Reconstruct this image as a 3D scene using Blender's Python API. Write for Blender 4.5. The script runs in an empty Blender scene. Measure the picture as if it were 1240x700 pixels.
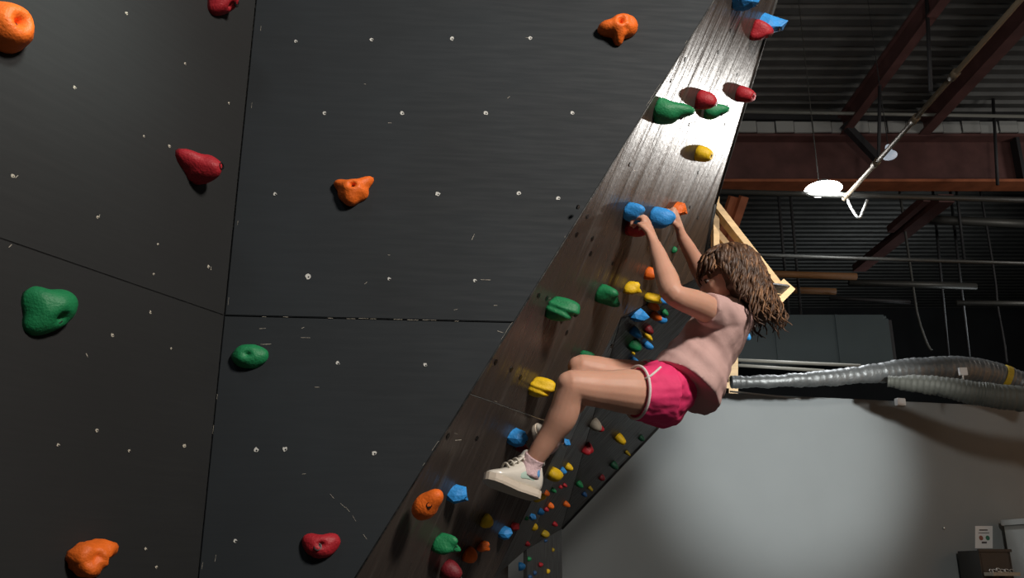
import bpy, bmesh, math, random
from mathutils import Vector, Matrix, noise
from mathutils.bvhtree import BVHTree

# ------------------------------------------------------------------ camera, world, lights, exposure
S = bpy.context.scene
C = S.collection
ZC = 1.35                                   # camera height above the floor
F = 1100.0                                  # focal length in pixels of the 1240 px frame
PITCH = math.atan(350 / F)
cam_d = bpy.data.cameras.new('camera'); cam = bpy.data.objects.new('camera', cam_d); C.objects.link(cam)
cam_d.sensor_width = 36; cam_d.lens = F / 1240 * 36; cam_d.clip_start = .02
cam.location = (0, 0, ZC); cam.rotation_euler = (math.pi / 2 + PITCH, 0, 0)
S.camera = cam
S.view_settings.view_transform = 'Standard'; S.view_settings.look = 'None'
S.view_settings.gamma = 1; S.view_settings.exposure = 0.0
W = bpy.data.worlds.new('world'); S.world = W; W.use_nodes = True
W.node_tree.nodes['Background'].inputs[0].default_value = (.55, .65, .75, 1)
W.node_tree.nodes['Background'].inputs[1].default_value = .02

def look(o, tgt):
    o.rotation_euler = (Vector(tgt) - o.location).to_track_quat('-Z', 'Y').to_euler()
def area(name, loc, tgt, size, power, col):
    l = bpy.data.lights.new(name, 'AREA'); l.shape = 'DISK'; l.size = size; l.energy = power; l.color = col
    o = bpy.data.objects.new(name, l); C.objects.link(o); o.location = loc; look(o, tgt); return o
def spot(name, loc, tgt, ang, blend, power, col, rad=.1):
    l = bpy.data.lights.new(name, 'SPOT'); l.spot_size = math.radians(ang); l.spot_blend = blend
    l.energy = power; l.color = col; l.shadow_soft_size = rad
    o = bpy.data.objects.new(name, l); C.objects.link(o); o.location = loc; look(o, tgt); return o
# work light to the right, low: shines up the overhang and mirrors in its gloss
spot('work_light', (3.75, 4.95, ZC + 1.98), (.74, 2.86, ZC + 1.50), 12.5, 1.0, 330, (1, .97, .92), .07)
spot('left_face_light', (.35, .5, ZC + 2.5), (-1.08, 1.74, ZC + 1.32), 22, 1.0, 300, (.85, .95, .9), .2)
# hanging lamps of the hall, above and behind the camera
area('unseen_hall_light', (2.3, -.6, ZC + 3.0), (.6, 2.7, ZC + .9), .7, 205, (1, .92, .84))
area('unseen_hall_light', (-1.6, .2, ZC + 4.0), (0, 3, ZC), .6, 9, (.8, .92, 1))
# added unseen spot on the grey partition; cone edge stands in for a shadow
spot('partition_light', (3.75, 4.3, ZC + 1.9), (2.50, 8.7, ZC + 1.15), 40, .85, 800, (1, 1, .98), .12)
# unseen lights added at right to brighten the roof steel and plywood side wall
spot('side_wall_light', (4.9, 5.6, ZC + 3.2), (6.9, 6.9, ZC + .3), 72, .6, 700, (1, .84, .72), .3)
area('unseen_hall_light', (8.5, 6.5, ZC + 3.6), (6.5, 10.5, ZC + 6.2), 1.2, 14, (1, .95, .9))
area('unseen_hall_light', (8.5, 14, ZC + 3.5), (4, 19, ZC + 2.5), 1.5, 40, (.9, .97, 1))  # unseen fill added to lift the dark far end of the hall
area('unseen_hall_light', (9.0, 10, ZC + 4.5), (6.0, 12.5, ZC + 3.4), .6, 25, (1, .95, .9))
# wash on the timber and the back of the hall
spot('timber_light', (4.4, 3.6, ZC + 2.6), (1.8, 5.6, ZC + 1.9), 24, .8, 700, (1, .9, .76), .1)

# ------------------------------------------------------------------ pixel -> ray helpers
def ray(x, y):
    u = (x - 620) / F; v = (350 - y) / F
    return Vector((u, math.cos(PITCH) - v * math.sin(PITCH), math.sin(PITCH) + v * math.cos(PITCH)))
O = Vector((0, 0, ZC))
def at(x, y, Y):
    r = ray(x, y); return O + r * (Y / r.y)
def az(a):
    a = math.radians(a); return Vector((math.sin(a), math.cos(a), 0))
def hit(x, y, p0, n):
    r = ray(x, y); return O + r * ((p0 - O).dot(n) / r.dot(n))

# ------------------------------------------------------------------ object helpers
def tag(o, label=None, cat=None, group=None, kind=None):
    for k, v in (('label', label), ('category', cat), ('group', group), ('kind', kind)):
        if v: o[k] = v
    return o
def mk(name, me, mat, parent=None, smooth=False):
    if isinstance(me, bmesh.types.BMesh):
        m = bpy.data.meshes.new(name); me.normal_update(); me.to_mesh(m); me.free(); me = m
    o = bpy.data.objects.new(name, me); C.objects.link(o)
    if mat and not me.materials: me.materials.append(mat)
    if smooth: me.polygons.foreach_set('use_smooth', [True] * len(me.polygons))
    if parent: o.parent = parent
    return o
def empty(name, loc=(0, 0, 0)):
    o = bpy.data.objects.new(name, None); C.objects.link(o); o.location = loc; o.empty_display_size = .05; return o
def mk_local(name, bm, mat, parent, smooth=False):
    """mesh given in world coordinates, parent is an empty with a pure translation"""
    bmesh.ops.translate(bm, verts=bm.verts, vec=-Vector(parent.location))
    return mk(name, bm, mat, parent, smooth)
def box(bm, c, sx, sy, sz, rot=None):
    M = Matrix.Translation(Vector(c)) @ (rot.to_4x4() if rot else Matrix()) @ Matrix.Diagonal((sx, sy, sz, 1))
    return bmesh.ops.create_cube(bm, size=1, matrix=M)['verts']
def bar(bm, a, b, w, h, up=(0, 0, 1)):
    a = Vector(a); b = Vector(b); d = (b - a); L = d.length; d.normalize()
    x = Vector(up).cross(d)
    if x.length < 1e-4: x = Vector((1, 0, 0))
    x.normalize(); z = d.cross(x)
    R = Matrix((x, d, z)).transposed()
    return box(bm, (a + b) / 2, w, L, h, R)
def catmull(pts, n):
    P = [pts[0]] + list(pts) + [pts[-1]]; out = []
    for i in range(1, len(P) - 2):
        for k in range(n):
            t = k / n; t2 = t * t; t3 = t2 * t
            out.append(.5 * ((2 * P[i]) + (P[i + 1] - P[i - 1]) * t + (2 * P[i - 1] - 5 * P[i] + 4 * P[i + 1] - P[i + 2]) * t2
                             + (-P[i - 1] + 3 * P[i] - 3 * P[i + 1] + P[i + 2]) * t3))
    out.append(pts[-1]); return out
def interp(vals, n):
    out = []
    for i in range(len(vals) - 1):
        for k in range(n):
            t = k / n; t = t * t * (3 - 2 * t); out.append(vals[i] * (1 - t) + vals[i + 1] * t)
    out.append(vals[-1]); return out
def loft(bm, pts, rad, seg=16, sub=4, side=None, caps=True, ratio=None):
    """smooth tube through pts; rad = radius per point; ratio = thickness across `side` per point"""
    pts = [Vector(p) for p in pts]
    ratio = ratio or [1.0] * len(pts)
    cp = catmull(pts, sub) if sub > 1 else pts; cr = interp(rad, sub) if sub > 1 else rad; ct = interp(ratio, sub) if sub > 1 else ratio
    rings = []; x = Vector(side) if side else None; n = len(cp)
    stations = []
    for i in range(n):
        d = (cp[min(i + 1, n - 1)] - cp[max(i - 1, 0)]).normalized(); stations.append((cp[i], d, cr[i], ct[i]))
    if caps:
        p, d, r, t = stations[0]
        pre = [(p - d * r * math.sin(a) * .95, d, r * math.cos(a), t) for a in (1.35, .95, .5)]
        p, d, r, t = stations[-1]
        post = [(p + d * r * math.sin(a) * .95, d, r * math.cos(a), t) for a in (.5, .95, 1.35)]
        stations = pre + stations + post
    for p, d, r, t in stations:
        if x is None: x = Vector((0, 0, 1)).cross(d); x = x if x.length > .1 else Vector((1, 0, 0))
        x = (x - d * x.dot(d)).normalized(); y = d.cross(x)
        rings.append([bm.verts.new(p + x * math.cos(a) * r * t + y * math.sin(a) * r) for a in [k * 2 * math.pi / seg for k in range(seg)]])
    for a, b in zip(rings, rings[1:]):
        for k in range(seg): bm.faces.new((a[k], a[(k + 1) % seg], b[(k + 1) % seg], b[k]))
    bm.faces.new(rings[0][::-1]); bm.faces.new(rings[-1])
    return rings
def ell(bm, c, rx, ry, rz, R=None, sub=3):
    M = Matrix.Translation(Vector(c)) @ (R.to_4x4() if R else Matrix()) @ Matrix.Diagonal((rx, ry, rz, 1))
    return bmesh.ops.create_icosphere(bm, subdivisions=sub, radius=1, matrix=M)['verts']
def fuse(bm, voxel, smooth=3):
    """one continuous closed surface from overlapping solids"""
    bmesh.ops.recalc_face_normals(bm, faces=bm.faces)
    me = bpy.data.meshes.new('tmp'); bm.to_mesh(me); bm.free()
    o = bpy.data.objects.new('tmp', me); C.objects.link(o)
    m = o.modifiers.new('r', 'REMESH'); m.mode = 'VOXEL'; m.voxel_size = voxel
    if smooth:
        s = o.modifiers.new('s', 'SMOOTH'); s.factor = .5; s.iterations = smooth
    dg = bpy.context.evaluated_depsgraph_get()
    out = bmesh.new(); out.from_mesh(o.evaluated_get(dg).to_mesh())
    bpy.data.objects.remove(o); bpy.data.meshes.remove(me)
    return out

# ------------------------------------------------------------------ materials
def mat(name, col, rough=.6, metal=0., spec=.5, bump=0., bscale=40., var=0., vscale=6., stretch=(1, 1, 1), emit=None, coat=0., sss=0.):
    m = bpy.data.materials.new(name); m.use_nodes = True; t = m.node_tree; b = t.nodes['Principled BSDF']
    b.inputs['Base Color'].default_value = (*col, 1); b.inputs['Roughness'].default_value = rough
    b.inputs['Metallic'].default_value = metal; b.inputs['Specular IOR Level'].default_value = spec
    b.inputs['Coat Weight'].default_value = coat
    if sss:
        b.inputs['Subsurface Weight'].default_value = sss; b.inputs['Subsurface Radius'].default_value = (.012, .005, .003)
        b.inputs['Subsurface Scale'].default_value = 1
    tc = t.nodes.new('ShaderNodeTexCoord'); mp = t.nodes.new('ShaderNodeMapping'); mp.inputs['Scale'].default_value = stretch
    t.links.new(tc.outputs['Object'], mp.inputs[0])
    if bump:
        n = t.nodes.new('ShaderNodeTexNoise'); n.inputs['Scale'].default_value = bscale; n.inputs['Detail'].default_value = 5
        t.links.new(mp.outputs[0], n.inputs[0])
        bp = t.nodes.new('ShaderNodeBump'); bp.inputs['Strength'].default_value = bump; bp.inputs['Distance'].default_value = .01
        t.links.new(n.outputs[0], bp.inputs['Height']); t.links.new(bp.outputs[0], b.inputs['Normal'])
    if var:
        n = t.nodes.new('ShaderNodeTexNoise'); n.inputs['Scale'].default_value = vscale; n.inputs['Detail'].default_value = 6
        t.links.new(mp.outputs[0], n.inputs[0])
        r = t.nodes.new('ShaderNodeValToRGB')
        r.color_ramp.elements[0].position = .3; r.color_ramp.elements[1].position = .7
        r.color_ramp.elements[0].color = (*[c * (1 - var) for c in col], 1); r.color_ramp.elements[1].color = (*[min(1, c * (1 + var)) for c in col], 1)
        t.links.new(n.outputs[0], r.inputs[0]); t.links.new(r.outputs[0], b.inputs['Base Color'])
    if emit:
        b.inputs['Emission Color'].default_value = (*emit[0], 1); b.inputs['Emission Strength'].default_value = emit[1]
    return m

def painted_ply(name, col, rough, streak_dir, relief, scuff=0., flow=False):
    """black painted plywood: brush and grain streaks, chips and scuffs"""
    m = mat(name, col, rough); t = m.node_tree; b = t.nodes['Principled BSDF']
    tc = [n for n in t.nodes if n.type == 'TEX_COORD'][0]
    def nz(scale, st, det=5):
        mp = t.nodes.new('ShaderNodeMapping'); mp.inputs['Scale'].default_value = st; t.links.new(tc.outputs['Object'], mp.inputs[0])
        n = t.nodes.new('ShaderNodeTexNoise'); n.inputs['Scale'].default_value = scale; n.inputs['Detail'].default_value = det
        t.links.new(mp.outputs[0], n.inputs[0]); return n.outputs[0]
    def ramp(src, a, b_, ca, cb):
        r = t.nodes.new('ShaderNodeValToRGB'); r.color_ramp.elements[0].position = a; r.color_ramp.elements[1].position = b_
        r.color_ramp.elements[0].color = (*ca, 1); r.color_ramp.elements[1].color = (*cb, 1); t.links.new(src, r.inputs[0]); return r.outputs[0]
    st = (14, 1.2, 1) if streak_dir == 'y' else (1.2, 14, 1)
    if flow: st = (5, .4, 1)
    g = nz(5, st, 6); big = nz(2.2, (1, 1, 1), 3); fine = nz(60, (1, 1, 1), 2)
    base = ramp(big, .3, .7, [c * .8 for c in col], [c * 1.25 for c in col])
    sc = ramp(g, .56, .74, (0, 0, 0), (1, 1, 1))
    mul = t.nodes.new('ShaderNodeMath'); mul.operation = 'MULTIPLY'; t.links.new(sc, mul.inputs[0]); mul.inputs[1].default_value = scuff
    mx = t.nodes.new('ShaderNodeMix'); mx.data_type = 'RGBA'
    t.links.new(mul.outputs[0], mx.inputs[0]); t.links.new(base, mx.inputs[6]); mx.inputs[7].default_value = (.22, .2, .18, 1)
    t.links.new(mx.outputs[2], b.inputs['Base Color'])
    vr = .3 if streak_dir == 'y' else .06; rr = ramp(g, .3, .7, (rough * (1 - vr),) * 3, (min(1, rough * (1 + vr)),) * 3); t.links.new(rr, b.inputs['Roughness'])
    add = t.nodes.new('ShaderNodeMath'); add.operation = 'MULTIPLY_ADD'; t.links.new(fine, add.inputs[0]); add.inputs[1].default_value = .06 if flow else .2
    t.links.new(g, add.inputs[2])
    bp = t.nodes.new('ShaderNodeBump'); bp.inputs['Strength'].default_value = relief; bp.inputs['Distance'].default_value = .012 if flow else .004
    t.links.new(add.outputs[0], bp.inputs['Height']); t.links.new(bp.outputs[0], b.inputs['Normal'])
    return m

M = {}
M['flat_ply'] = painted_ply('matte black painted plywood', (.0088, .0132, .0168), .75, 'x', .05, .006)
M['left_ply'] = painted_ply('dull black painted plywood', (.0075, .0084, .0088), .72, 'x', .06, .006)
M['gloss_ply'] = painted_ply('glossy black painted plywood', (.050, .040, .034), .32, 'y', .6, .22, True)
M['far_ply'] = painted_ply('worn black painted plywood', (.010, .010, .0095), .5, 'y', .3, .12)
M['kick_ply'] = painted_ply('grey painted plywood', (.03, .03, .029), .6, 'x', .3, .05)
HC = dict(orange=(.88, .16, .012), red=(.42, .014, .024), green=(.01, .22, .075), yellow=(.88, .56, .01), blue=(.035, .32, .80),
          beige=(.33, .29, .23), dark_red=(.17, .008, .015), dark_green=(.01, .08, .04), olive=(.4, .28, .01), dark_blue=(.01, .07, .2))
for k, c in HC.items(): M['hold_' + k] = mat(k + ' cast resin', c, .55, bump=.25, bscale=160, var=.12, vscale=20)
M['steel'] = mat('zinc steel', (.55, .55, .53), .35, 1)
M['dark_steel'] = mat('black oxide steel', (.03, .03, .03), .4, .8)
M['nut'] = mat('bright zinc nut', (.62, .62, .58), .6)
M['chip'] = mat('bare wood chip', (.5, .46, .38), .8)
M['timber'] = mat('pine timber', (.78, .56, .31), .6, bump=.2, bscale=14, var=.18, vscale=5, stretch=(1, 1, 6))
M['skin'] = mat('skin', (.62, .335, .235), .5, spec=.35, bump=.04, bscale=120, var=.06, vscale=12, sss=.25)
M['nail'] = mat('finger nail', (.75, .46, .38), .3)
M['lip'] = mat('lips', (.5, .16, .13), .45)
M['hair'] = mat('wavy brown hair', (.085, .040, .019), .55, spec=.6, var=.5, vscale=35)
M['hair_light'] = mat('lighter brown hair', (.24, .12, .055), .55, spec=.6, var=.4, vscale=35)
M['shirt'] = mat('dusty pink cotton', (.56, .36, .33), .9, bump=.3, bscale=30, var=.05, vscale=4)
M['shorts'] = mat('bright pink jersey', (.80, .035, .16), .75, bump=.4, bscale=16)
M['white_trim'] = mat('white cotton trim', (.72, .64, .62), .85)
M['shoe'] = mat('pearly white leather', (.72, .68, .60), .3, bump=.25, bscale=30, coat=.4)
M['patch'] = mat('iridescent mint panel', (.48, .64, .55), .25, coat=.6)
M['sole'] = mat('cream rubber', (.62, .54, .44), .7)
M['lace'] = mat('off white lace', (.62, .58, .5), .9)
M['sock'] = mat('pale pink sock', (.70, .50, .52), .9, bump=.5, bscale=90)
M['sock_blue'] = mat('blue knit', (.12, .35, .7), .9)
M['sock_orange'] = mat('orange knit', (.8, .32, .04), .9)
M['eye_white'] = mat('eye white', (.5, .46, .44), .4)
M['iris'] = mat('dark brown iris', (.03, .015, .01), .1)
M['deck'] = mat('painted steel roof deck', (.085, .085, .08), .5, .3, var=.2, vscale=3)
M['red_steel'] = mat('red oxide steel', (.12, .052, .046), .6, var=.25, vscale=4, bump=.1)
M['red_bright'] = mat('orange red steel', (.42, .13, .055), .6, var=.25, vscale=4)  # also carries the orange light on the girder's lower flange
M['dark_paint'] = mat('dark painted steel', (.03, .03, .032), .6)
M['pipe'] = mat('grey steel pipe', (.11, .11, .10), .5, .5)
M['pipe_white'] = mat('pale conduit', (.25, .25, .22), .5)
M['brass'] = mat('tarnished pipe', (.20, .16, .11), .5, .4)
M['pipe_brown'] = mat('rusty brown pipe', (.30, .14, .05), .6)
M['partition'] = mat('grey blue painted drywall', (.215, .24, .245), .75, bump=.08, bscale=6, var=.05, vscale=1.2)
M['back'] = mat('black back wall', (.02, .022, .024), .8, var=.3, vscale=1)
M['strip'] = mat('pale corrugated cladding', (.42, .43, .41), .7)
M['teal'] = mat('dark teal sheet metal', (.06, .085, .09), .6, var=.15, vscale=1)
M['duct'] = mat('aluminium foil duct', (.14, .15, .15), .45, .5, bump=.6, bscale=28)
M['duct_dull'] = mat('dull grey duct', (.10, .105, .09), .65, .2, bump=.4, bscale=24)
M['floor'] = mat('dark foam matting', (.06, .062, .065), .8, bump=.2, bscale=60, var=.15)
M['ply_wall'] = mat('bare plywood sheathing', (.42, .24, .12), .7, var=.15, vscale=3, stretch=(1, 1, 4))
M['paper'] = mat('white paper', (.75, .74, .72), .8)
M['ink'] = mat('dark print', (.06, .05, .05), .8)
M['ink_green'] = mat('green print', (.05, .2, .12), .8)
M['ink_red'] = mat('brown print', (.3, .12, .08), .8)
M['black_plastic'] = mat('black plastic', (.035, .033, .03), .5, bump=.1)
M['white_plastic'] = mat('white plastic', (.7, .7, .68), .5)
M['lens'] = mat('lit lamp lens', (1, 1, 1), .4, emit=((.97, .98, 1), 30))
M['lamp_off_glow'] = mat('milk glass with added glow', (.8, .86, .92), .3, emit=((.75, .85, 1), .35))  # lamp is unlit; its brightness is an added glow

# ------------------------------------------------------------------ setting
def structure(name, bm, m, smooth=False): return tag(mk(name, bm, m, None, smooth), kind='structure')
bm = bmesh.new(); box(bm, (4, 9, -.05), 20, 28, .1); fl = structure('floor', bm, M['floor'])
# partition wall: top line recedes to the right
PT = ZC + 1.65
pa = at(880, 473, 8.4); pdir = az(77)
pn = pdir.cross(Vector((0, 0, 1))).normalized()
if pn.y > 0: pn = -pn
pa.z = PT
def part_hit(x, y, off=0.): return hit(x, y, pa + pn * off, pn)
bm = bmesh.new()
a = pa - pdir * 3.6; b = pa + pdir * 6.0
bar(bm, Vector((a.x, a.y, PT / 2)) - pn * .07, Vector((b.x, b.y, PT / 2)) - pn * .07, .14, PT)
structure('wall_partition', bm, M['partition'])
bm = bmesh.new(); box(bm, (4, 22.05, 4), 20, .1, 8); structure('wall_back', bm, M['back'])
bm = bmesh.new(); box(bm, (13, 9, 4), .1, 28, 8); structure('wall_right', bm, M['back'])
bm = bmesh.new(); box(bm, (-5.5, 9, 4), .1, 28, 8); structure('wall_left', bm, M['back'])
# plywood sheathed low side wall out of frame at right, mirrored brown by the glossy overhang
bm = bmesh.new(); box(bm, (6.9, 6.3, 1.9), .1, 7.0, 3.8); structure('wall_side', bm, M['ply_wall'])
# ceiling: ribbed roof deck, ribs run left to right
CZ = ZC + 6.5
bm = bmesh.new(); prof = []; y = -4.0
while y < 22:
    prof += [(y, CZ), (y + .12, CZ), (y + .15, CZ + .05), (y + .20, CZ + .05), (y + .23, CZ)]; y += .23
vs = [(bm.verts.new((-5.5, p, z)), bm.verts.new((13, p, z))) for p, z in prof[:-1]]
for (a1, a2), (b1, b2) in zip(vs, vs[1:]): bm.faces.new((a1, b1, b2, a2))
structure('ceiling', bm, M['deck'])

def pipe(name, pts, r, m, label=None, cat='pipe', group=None, kind=None, seg=10, sub=1):
    bm = bmesh.new(); loft(bm, pts, [r] * len(pts), seg, sub, caps=False)
    o = mk(name, bm, m, None, True)
    if kind: return tag(o, kind=kind)
    return tag(o, label, cat, group)

# girder: web, flanges, stiffener
gir = empty('girder', (5, 12, ZC + 5.4)); tag(gir, 'deep red-brown steel girder crossing below the ribbed roof behind the lit lamp', 'girder')
zb, zt = ZC + 5.41, ZC + 6.13
bm = bmesh.new(); box(bm, (5.2, 12.1, (zb + zt) / 2), 14, .03, zt - zb); mk_local('web', bm, M['red_steel'], gir)
bm = bmesh.new(); box(bm, (5.2, 12.05, zb), 14, .34, .04); mk_local('lower_flange', bm, M['red_bright'], gir)['label'] = 'lower flange with orange light in its colour'  # orange light along the flange is put into its colour
bm = bmesh.new(); box(bm, (5.2, 12.05, zt), 14, .34, .04); mk_local('upper_flange', bm, M['red_steel'], gir)
for x in (7.35, 9.2):
    bm = bmesh.new(); box(bm, (x, 12.0, (zb + zt) / 2), .05, .17, zt - zb); mk_local('stiffener', bm, M['dark_paint'], gir)
# pale cladding strip seen over the girder
cs = empty('clerestory_cladding', (5, 11.85, ZC + 6.14)); tag(cs, 'pale ribbed cladding strip between roof deck and red-brown girder', 'cladding')
for k in range(30):
    bm = bmesh.new(); box(bm, (2.6 + k * .27, 11.85 - .02 * (k % 2), ZC + 6.23), .255, .03, .17); mk_local('panel', bm, M['strip'], cs)
bm = bmesh.new(); box(bm, (5.2, 11.95, ZC + 6.42), 14, .12, .15); tag(mk('roof_purlin', bm, M['dark_paint']), 'dark purlin right under the roof deck above the pale strip', 'beam')
# joists running toward the camera
for x, w, lab in ((4.82, .12, 'dark red roof joist left of the diagonal sprinkler pipe'), (5.98, .16, 'dark red roof joist just right of the diagonal sprinkler pipe')):
    j = empty('roof_joist', (x, 9, ZC + 6.2)); tag(j, lab, 'joist', 'roof joists')
    for nm, zz, ww, hh in (('top_flange', 6.42, w, .03), ('web', 6.27, .03, .27), ('bottom_flange', 6.14, w, .03)):
        bm = bmesh.new(); box(bm, (x, 6.5, ZC + zz), ww, 11, hh); mk_local(nm, bm, M['red_steel'], j)
def strut(name, p, q, w, m, label, cat='brace', h=None):
    bm = bmesh.new(); bar(bm, at(*p), at(*q), w, h or w); return tag(mk(name, bm, m), label, cat)
strut('brace', (1022, 150, 11.7), (1062, 192, 11.8), .10, M['dark_paint'], 'short dark knee brace from the left joist down to the girder')
strut('raking_beam', (1146, 240, 11.8), (1040, 325, 15), .22, M['red_steel'], 'wide red-brown raking beam sloping down left beneath the girder', 'beam', .12)
strut('raking_beam', (1122, 240, 11.8), (1078, 278, 13), .10, M['red_steel'], 'narrow red-brown beam just left of the wide raking beam', 'beam', .1)
strut('hanger_channel', (888, 238, 11.8), (868, 300, 12.2), .13, M['red_bright'], 'left one of two short orange-red channels hanging by the climbing wall', 'channel', .06)
strut('hanger_channel', (901, 238, 11.8), (880, 300, 12.2), .13, M['red_bright'], 'right one of two short orange-red channels hanging by the climbing wall', 'channel', .06)
# pipes
PR = [
 ((860, 232, 9), (1300, 244, 9), .03, 'pipe', 'grey horizontal pipe running just beneath the girder past the lit lamp'),
 ((890, 135, 11.4), (1240, 141, 11.4), .025, 'pipe_white', 'thin pale conduit along the underside of the roof deck'),
 ((1126, 266, 13), (1300, 274, 13), .07, 'pipe', 'grey pipe below the girder at the right edge, above the long thin pipe'),
 ((915, 309, 10), (1300, 321, 10), .022, 'pipe', 'long thin grey pipe at mid height behind the hair'),
 ((1028, 342, 13), (1182, 347, 13), .05, 'pipe', 'short grey pipe beneath the long thin pipe'),
 ((1158, 367, 12), (1300, 369, 12), .04, 'pipe', 'lowest grey pipe running out at the right edge'),
 ((905, 331, 12), (1037, 335, 12), .05, 'pipe_brown', 'upper rusty brown pipe behind the timber tip'),
 ((905, 350, 13), (1012, 353, 13), .05, 'pipe_brown', 'lower rusty brown pipe behind the timber tip'),
 ((1005, 361, 13), (1102, 366, 13), .03, 'dark_paint', 'dark pipe right of the lower rusty brown pipe'),
 ((870, 435, 9.2), (1042, 443, 9.2), .018, 'pipe_white', 'upper pale conduit over the foil duct'),
 ((870, 441, 9.2), (998, 449, 9.2), .018, 'pipe_white', 'lower pale conduit over the foil duct')]
for p, q, r, m, lab in PR: pipe('pipe' if 'conduit' not in lab else 'conduit', [at(*p), at(*q)], r, M[m], lab)
# sprinkler main toward the camera with couplings and drop cord
sp = empty('sprinkler_pipe', at(1025, 238, 9)); tag(sp, 'long pale pipe running diagonally up from the lit lamp to the top right', 'pipe')
q0, q1 = at(1025, 238, 9), at(1262, -30, 5.2)
bm = bmesh.new(); loft(bm, [q0, q1], [.024, .022], 12, 1, caps=False); mk_local('tube', bm, M['brass'], sp, True)
for t in (.0, .22, .46, .66):
    p = q0.lerp(q1, t); d = (q1 - q0).normalized(); bm = bmesh.new(); loft(bm, [p - d * .05, p + d * .05], [.035, .035], 12, 1, caps=False); mk_local('coupling', bm, M['brass'], sp, True)
pipe('cord_loop', [at(1026, 240, 9), at(1031, 252, 9), at(1040, 264, 9), at(1045, 255, 9), at(1050, 242, 9)], .014, M['strip'], 'white cord looping below the end of the diagonal pipe', 'cord', sub=5)
for x, y0, y1, Y, lab in ((1208, 150, 224, 11.5, 'dark hanger rod at the right above the girder flange'), (1064, 60, 190, 10.5, 'dark drop rod between the two roof joists'),
    (1127, 20, 110, 9, 'dark drop rod left of the diagonal pipe near the top'), (1168, 272, 318, 12.9, 'short grey rod joining two pipes at the right'),
    (956, 365, 395, 12.5, 'short rod over the teal box duct, left of two'), (971, 365, 395, 12.5, 'short rod over the teal box duct, right of two'),
    (1149, 350, 436, 14, 'dark vertical conduit over the foil duct'), (1174, 372, 436, 14, 'thin vertical conduit over the right half of the foil duct')):
    pt = at(x, y0, Y); pt.z = CZ
    pipe('hanger_rod', [pt, at(x, y1, Y)], .022, M['dark_paint'], lab, 'rod')
pipe('hanging_cable', [Vector((at(1106, 350, 13).x, 13, CZ)), at(1106, 350, 13), at(1112, 385, 13), at(1122, 415, 13), at(1128, 425, 13)], .02, M['pipe'], 'slack grey cable hanging above the foil duct', 'cable', sub=4)
pipe('hanging_cable', [Vector((at(1203, 325, 13).x, 13, CZ)), at(1203, 325, 13), at(1208, 370, 13), at(1216, 415, 13), at(1219, 440, 13)], .018, M['dark_paint'], 'dark cable hanging near the right edge above the ducts', 'cable', sub=4)
# teal box duct behind
bt = empty('box_duct', at(980, 420, 12.5)); tag(bt, 'dark teal rectangular air duct behind the foil duct', 'duct')
p = at(975, 419, 12.5); bm = bmesh.new(); v = box(bm, p, 2.15, .7, .72); bmesh.ops.bevel(bm, geom=bm.edges[:], offset=.06, segments=2); mk_local('casing', bm, M['teal'], bt)
for dx in (-.5, .35):
    bm = bmesh.new(); box(bm, p + Vector((dx, -.35, 0)), .03, .03, .72); mk_local('seam', bm, M['teal'], bt)
bm = bmesh.new(); box(bm, at(1070, 418, 12.5), .1, .5, .6); mk_local('end_collar', bm, M['dark_paint'], bt)
# flexible ducts
def flex(name, pts, rads, m, label):
    r = empty(name, pts[0]); tag(r, label, 'duct')
    bm = bmesh.new(); cp = catmull(pts, 26); cr = interp(rads, 26)
    rr = [c * (1 + .05 * math.sin(i * 2.1) + .05 * noise.noise(Vector((i * .35, 0, 0)))) for i, c in enumerate(cr)]
    loft(bm, cp, rr, 20, 1, caps=False)
    for v in bm.verts: v.co += Vector((0, 0, 1)) * noise.noise(v.co * 9) * .014
    mk_local('hose', bm, m, r, True); return r
fd = flex('foil_duct', [at(885, 463, 8.0), at(950, 461, 8.0), at(1020, 456, 8.1), at(1090, 449, 8.2), at(1155, 446, 8.3), at(1205, 454, 8.4), at(1250, 470, 8.4)],
     [.055, .06, .075, .10, .115, .115, .115], M['duct'], 'long shiny flexible foil duct lying above the grey partition')
flex('dull_duct', [at(1075, 462, 8.05), at(1130, 467, 7.9), at(1180, 476, 7.8), at(1215, 481, 7.75), at(1290, 486, 7.7)],
     [.05, .085, .10, .11, .12], M['duct_dull'], 'dull grey flexible duct drooping in front of the partition top at right')
bm = bmesh.new(); box(bm, at(1166, 450, 8.1), .07, .03, .07); mk_local('tag', bm, M['paper'], fd)
bm = bmesh.new(); loft(bm, [at(1166, 453, 8.1), at(1166, 463, 8.1)], [.008, .008], 6, 1); mk_local('tag_string', bm, M['paper'], fd)
bm = bmesh.new(); p = at(1213, 456, 8.4); loft(bm, [p, p + Vector((.05, 0, -.02))], [.12, .12], 20, 1, caps=False); mk_local('strap', bm, M['hold_olive'], fd)
# emergency sensor box on partition top
p = part_hit(1090, 487, .03); bm = bmesh.new(); box(bm, p, .09, .05, .07, Matrix.Rotation(math.radians(13), 3, 'Z')); bmesh.ops.bevel(bm, geom=bm.edges[:], offset=.008)
tag(mk('sensor_box', bm, M['white_plastic']), 'small white sensor box fixed at the top edge of the grey partition', 'sensor')
# partition cap strip
bm = bmesh.new(); bar(bm, part_hit(884, 474, .005), part_hit(970, 483, .005), .012, .015); structure('trim_1', bm, M['strip'])
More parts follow.
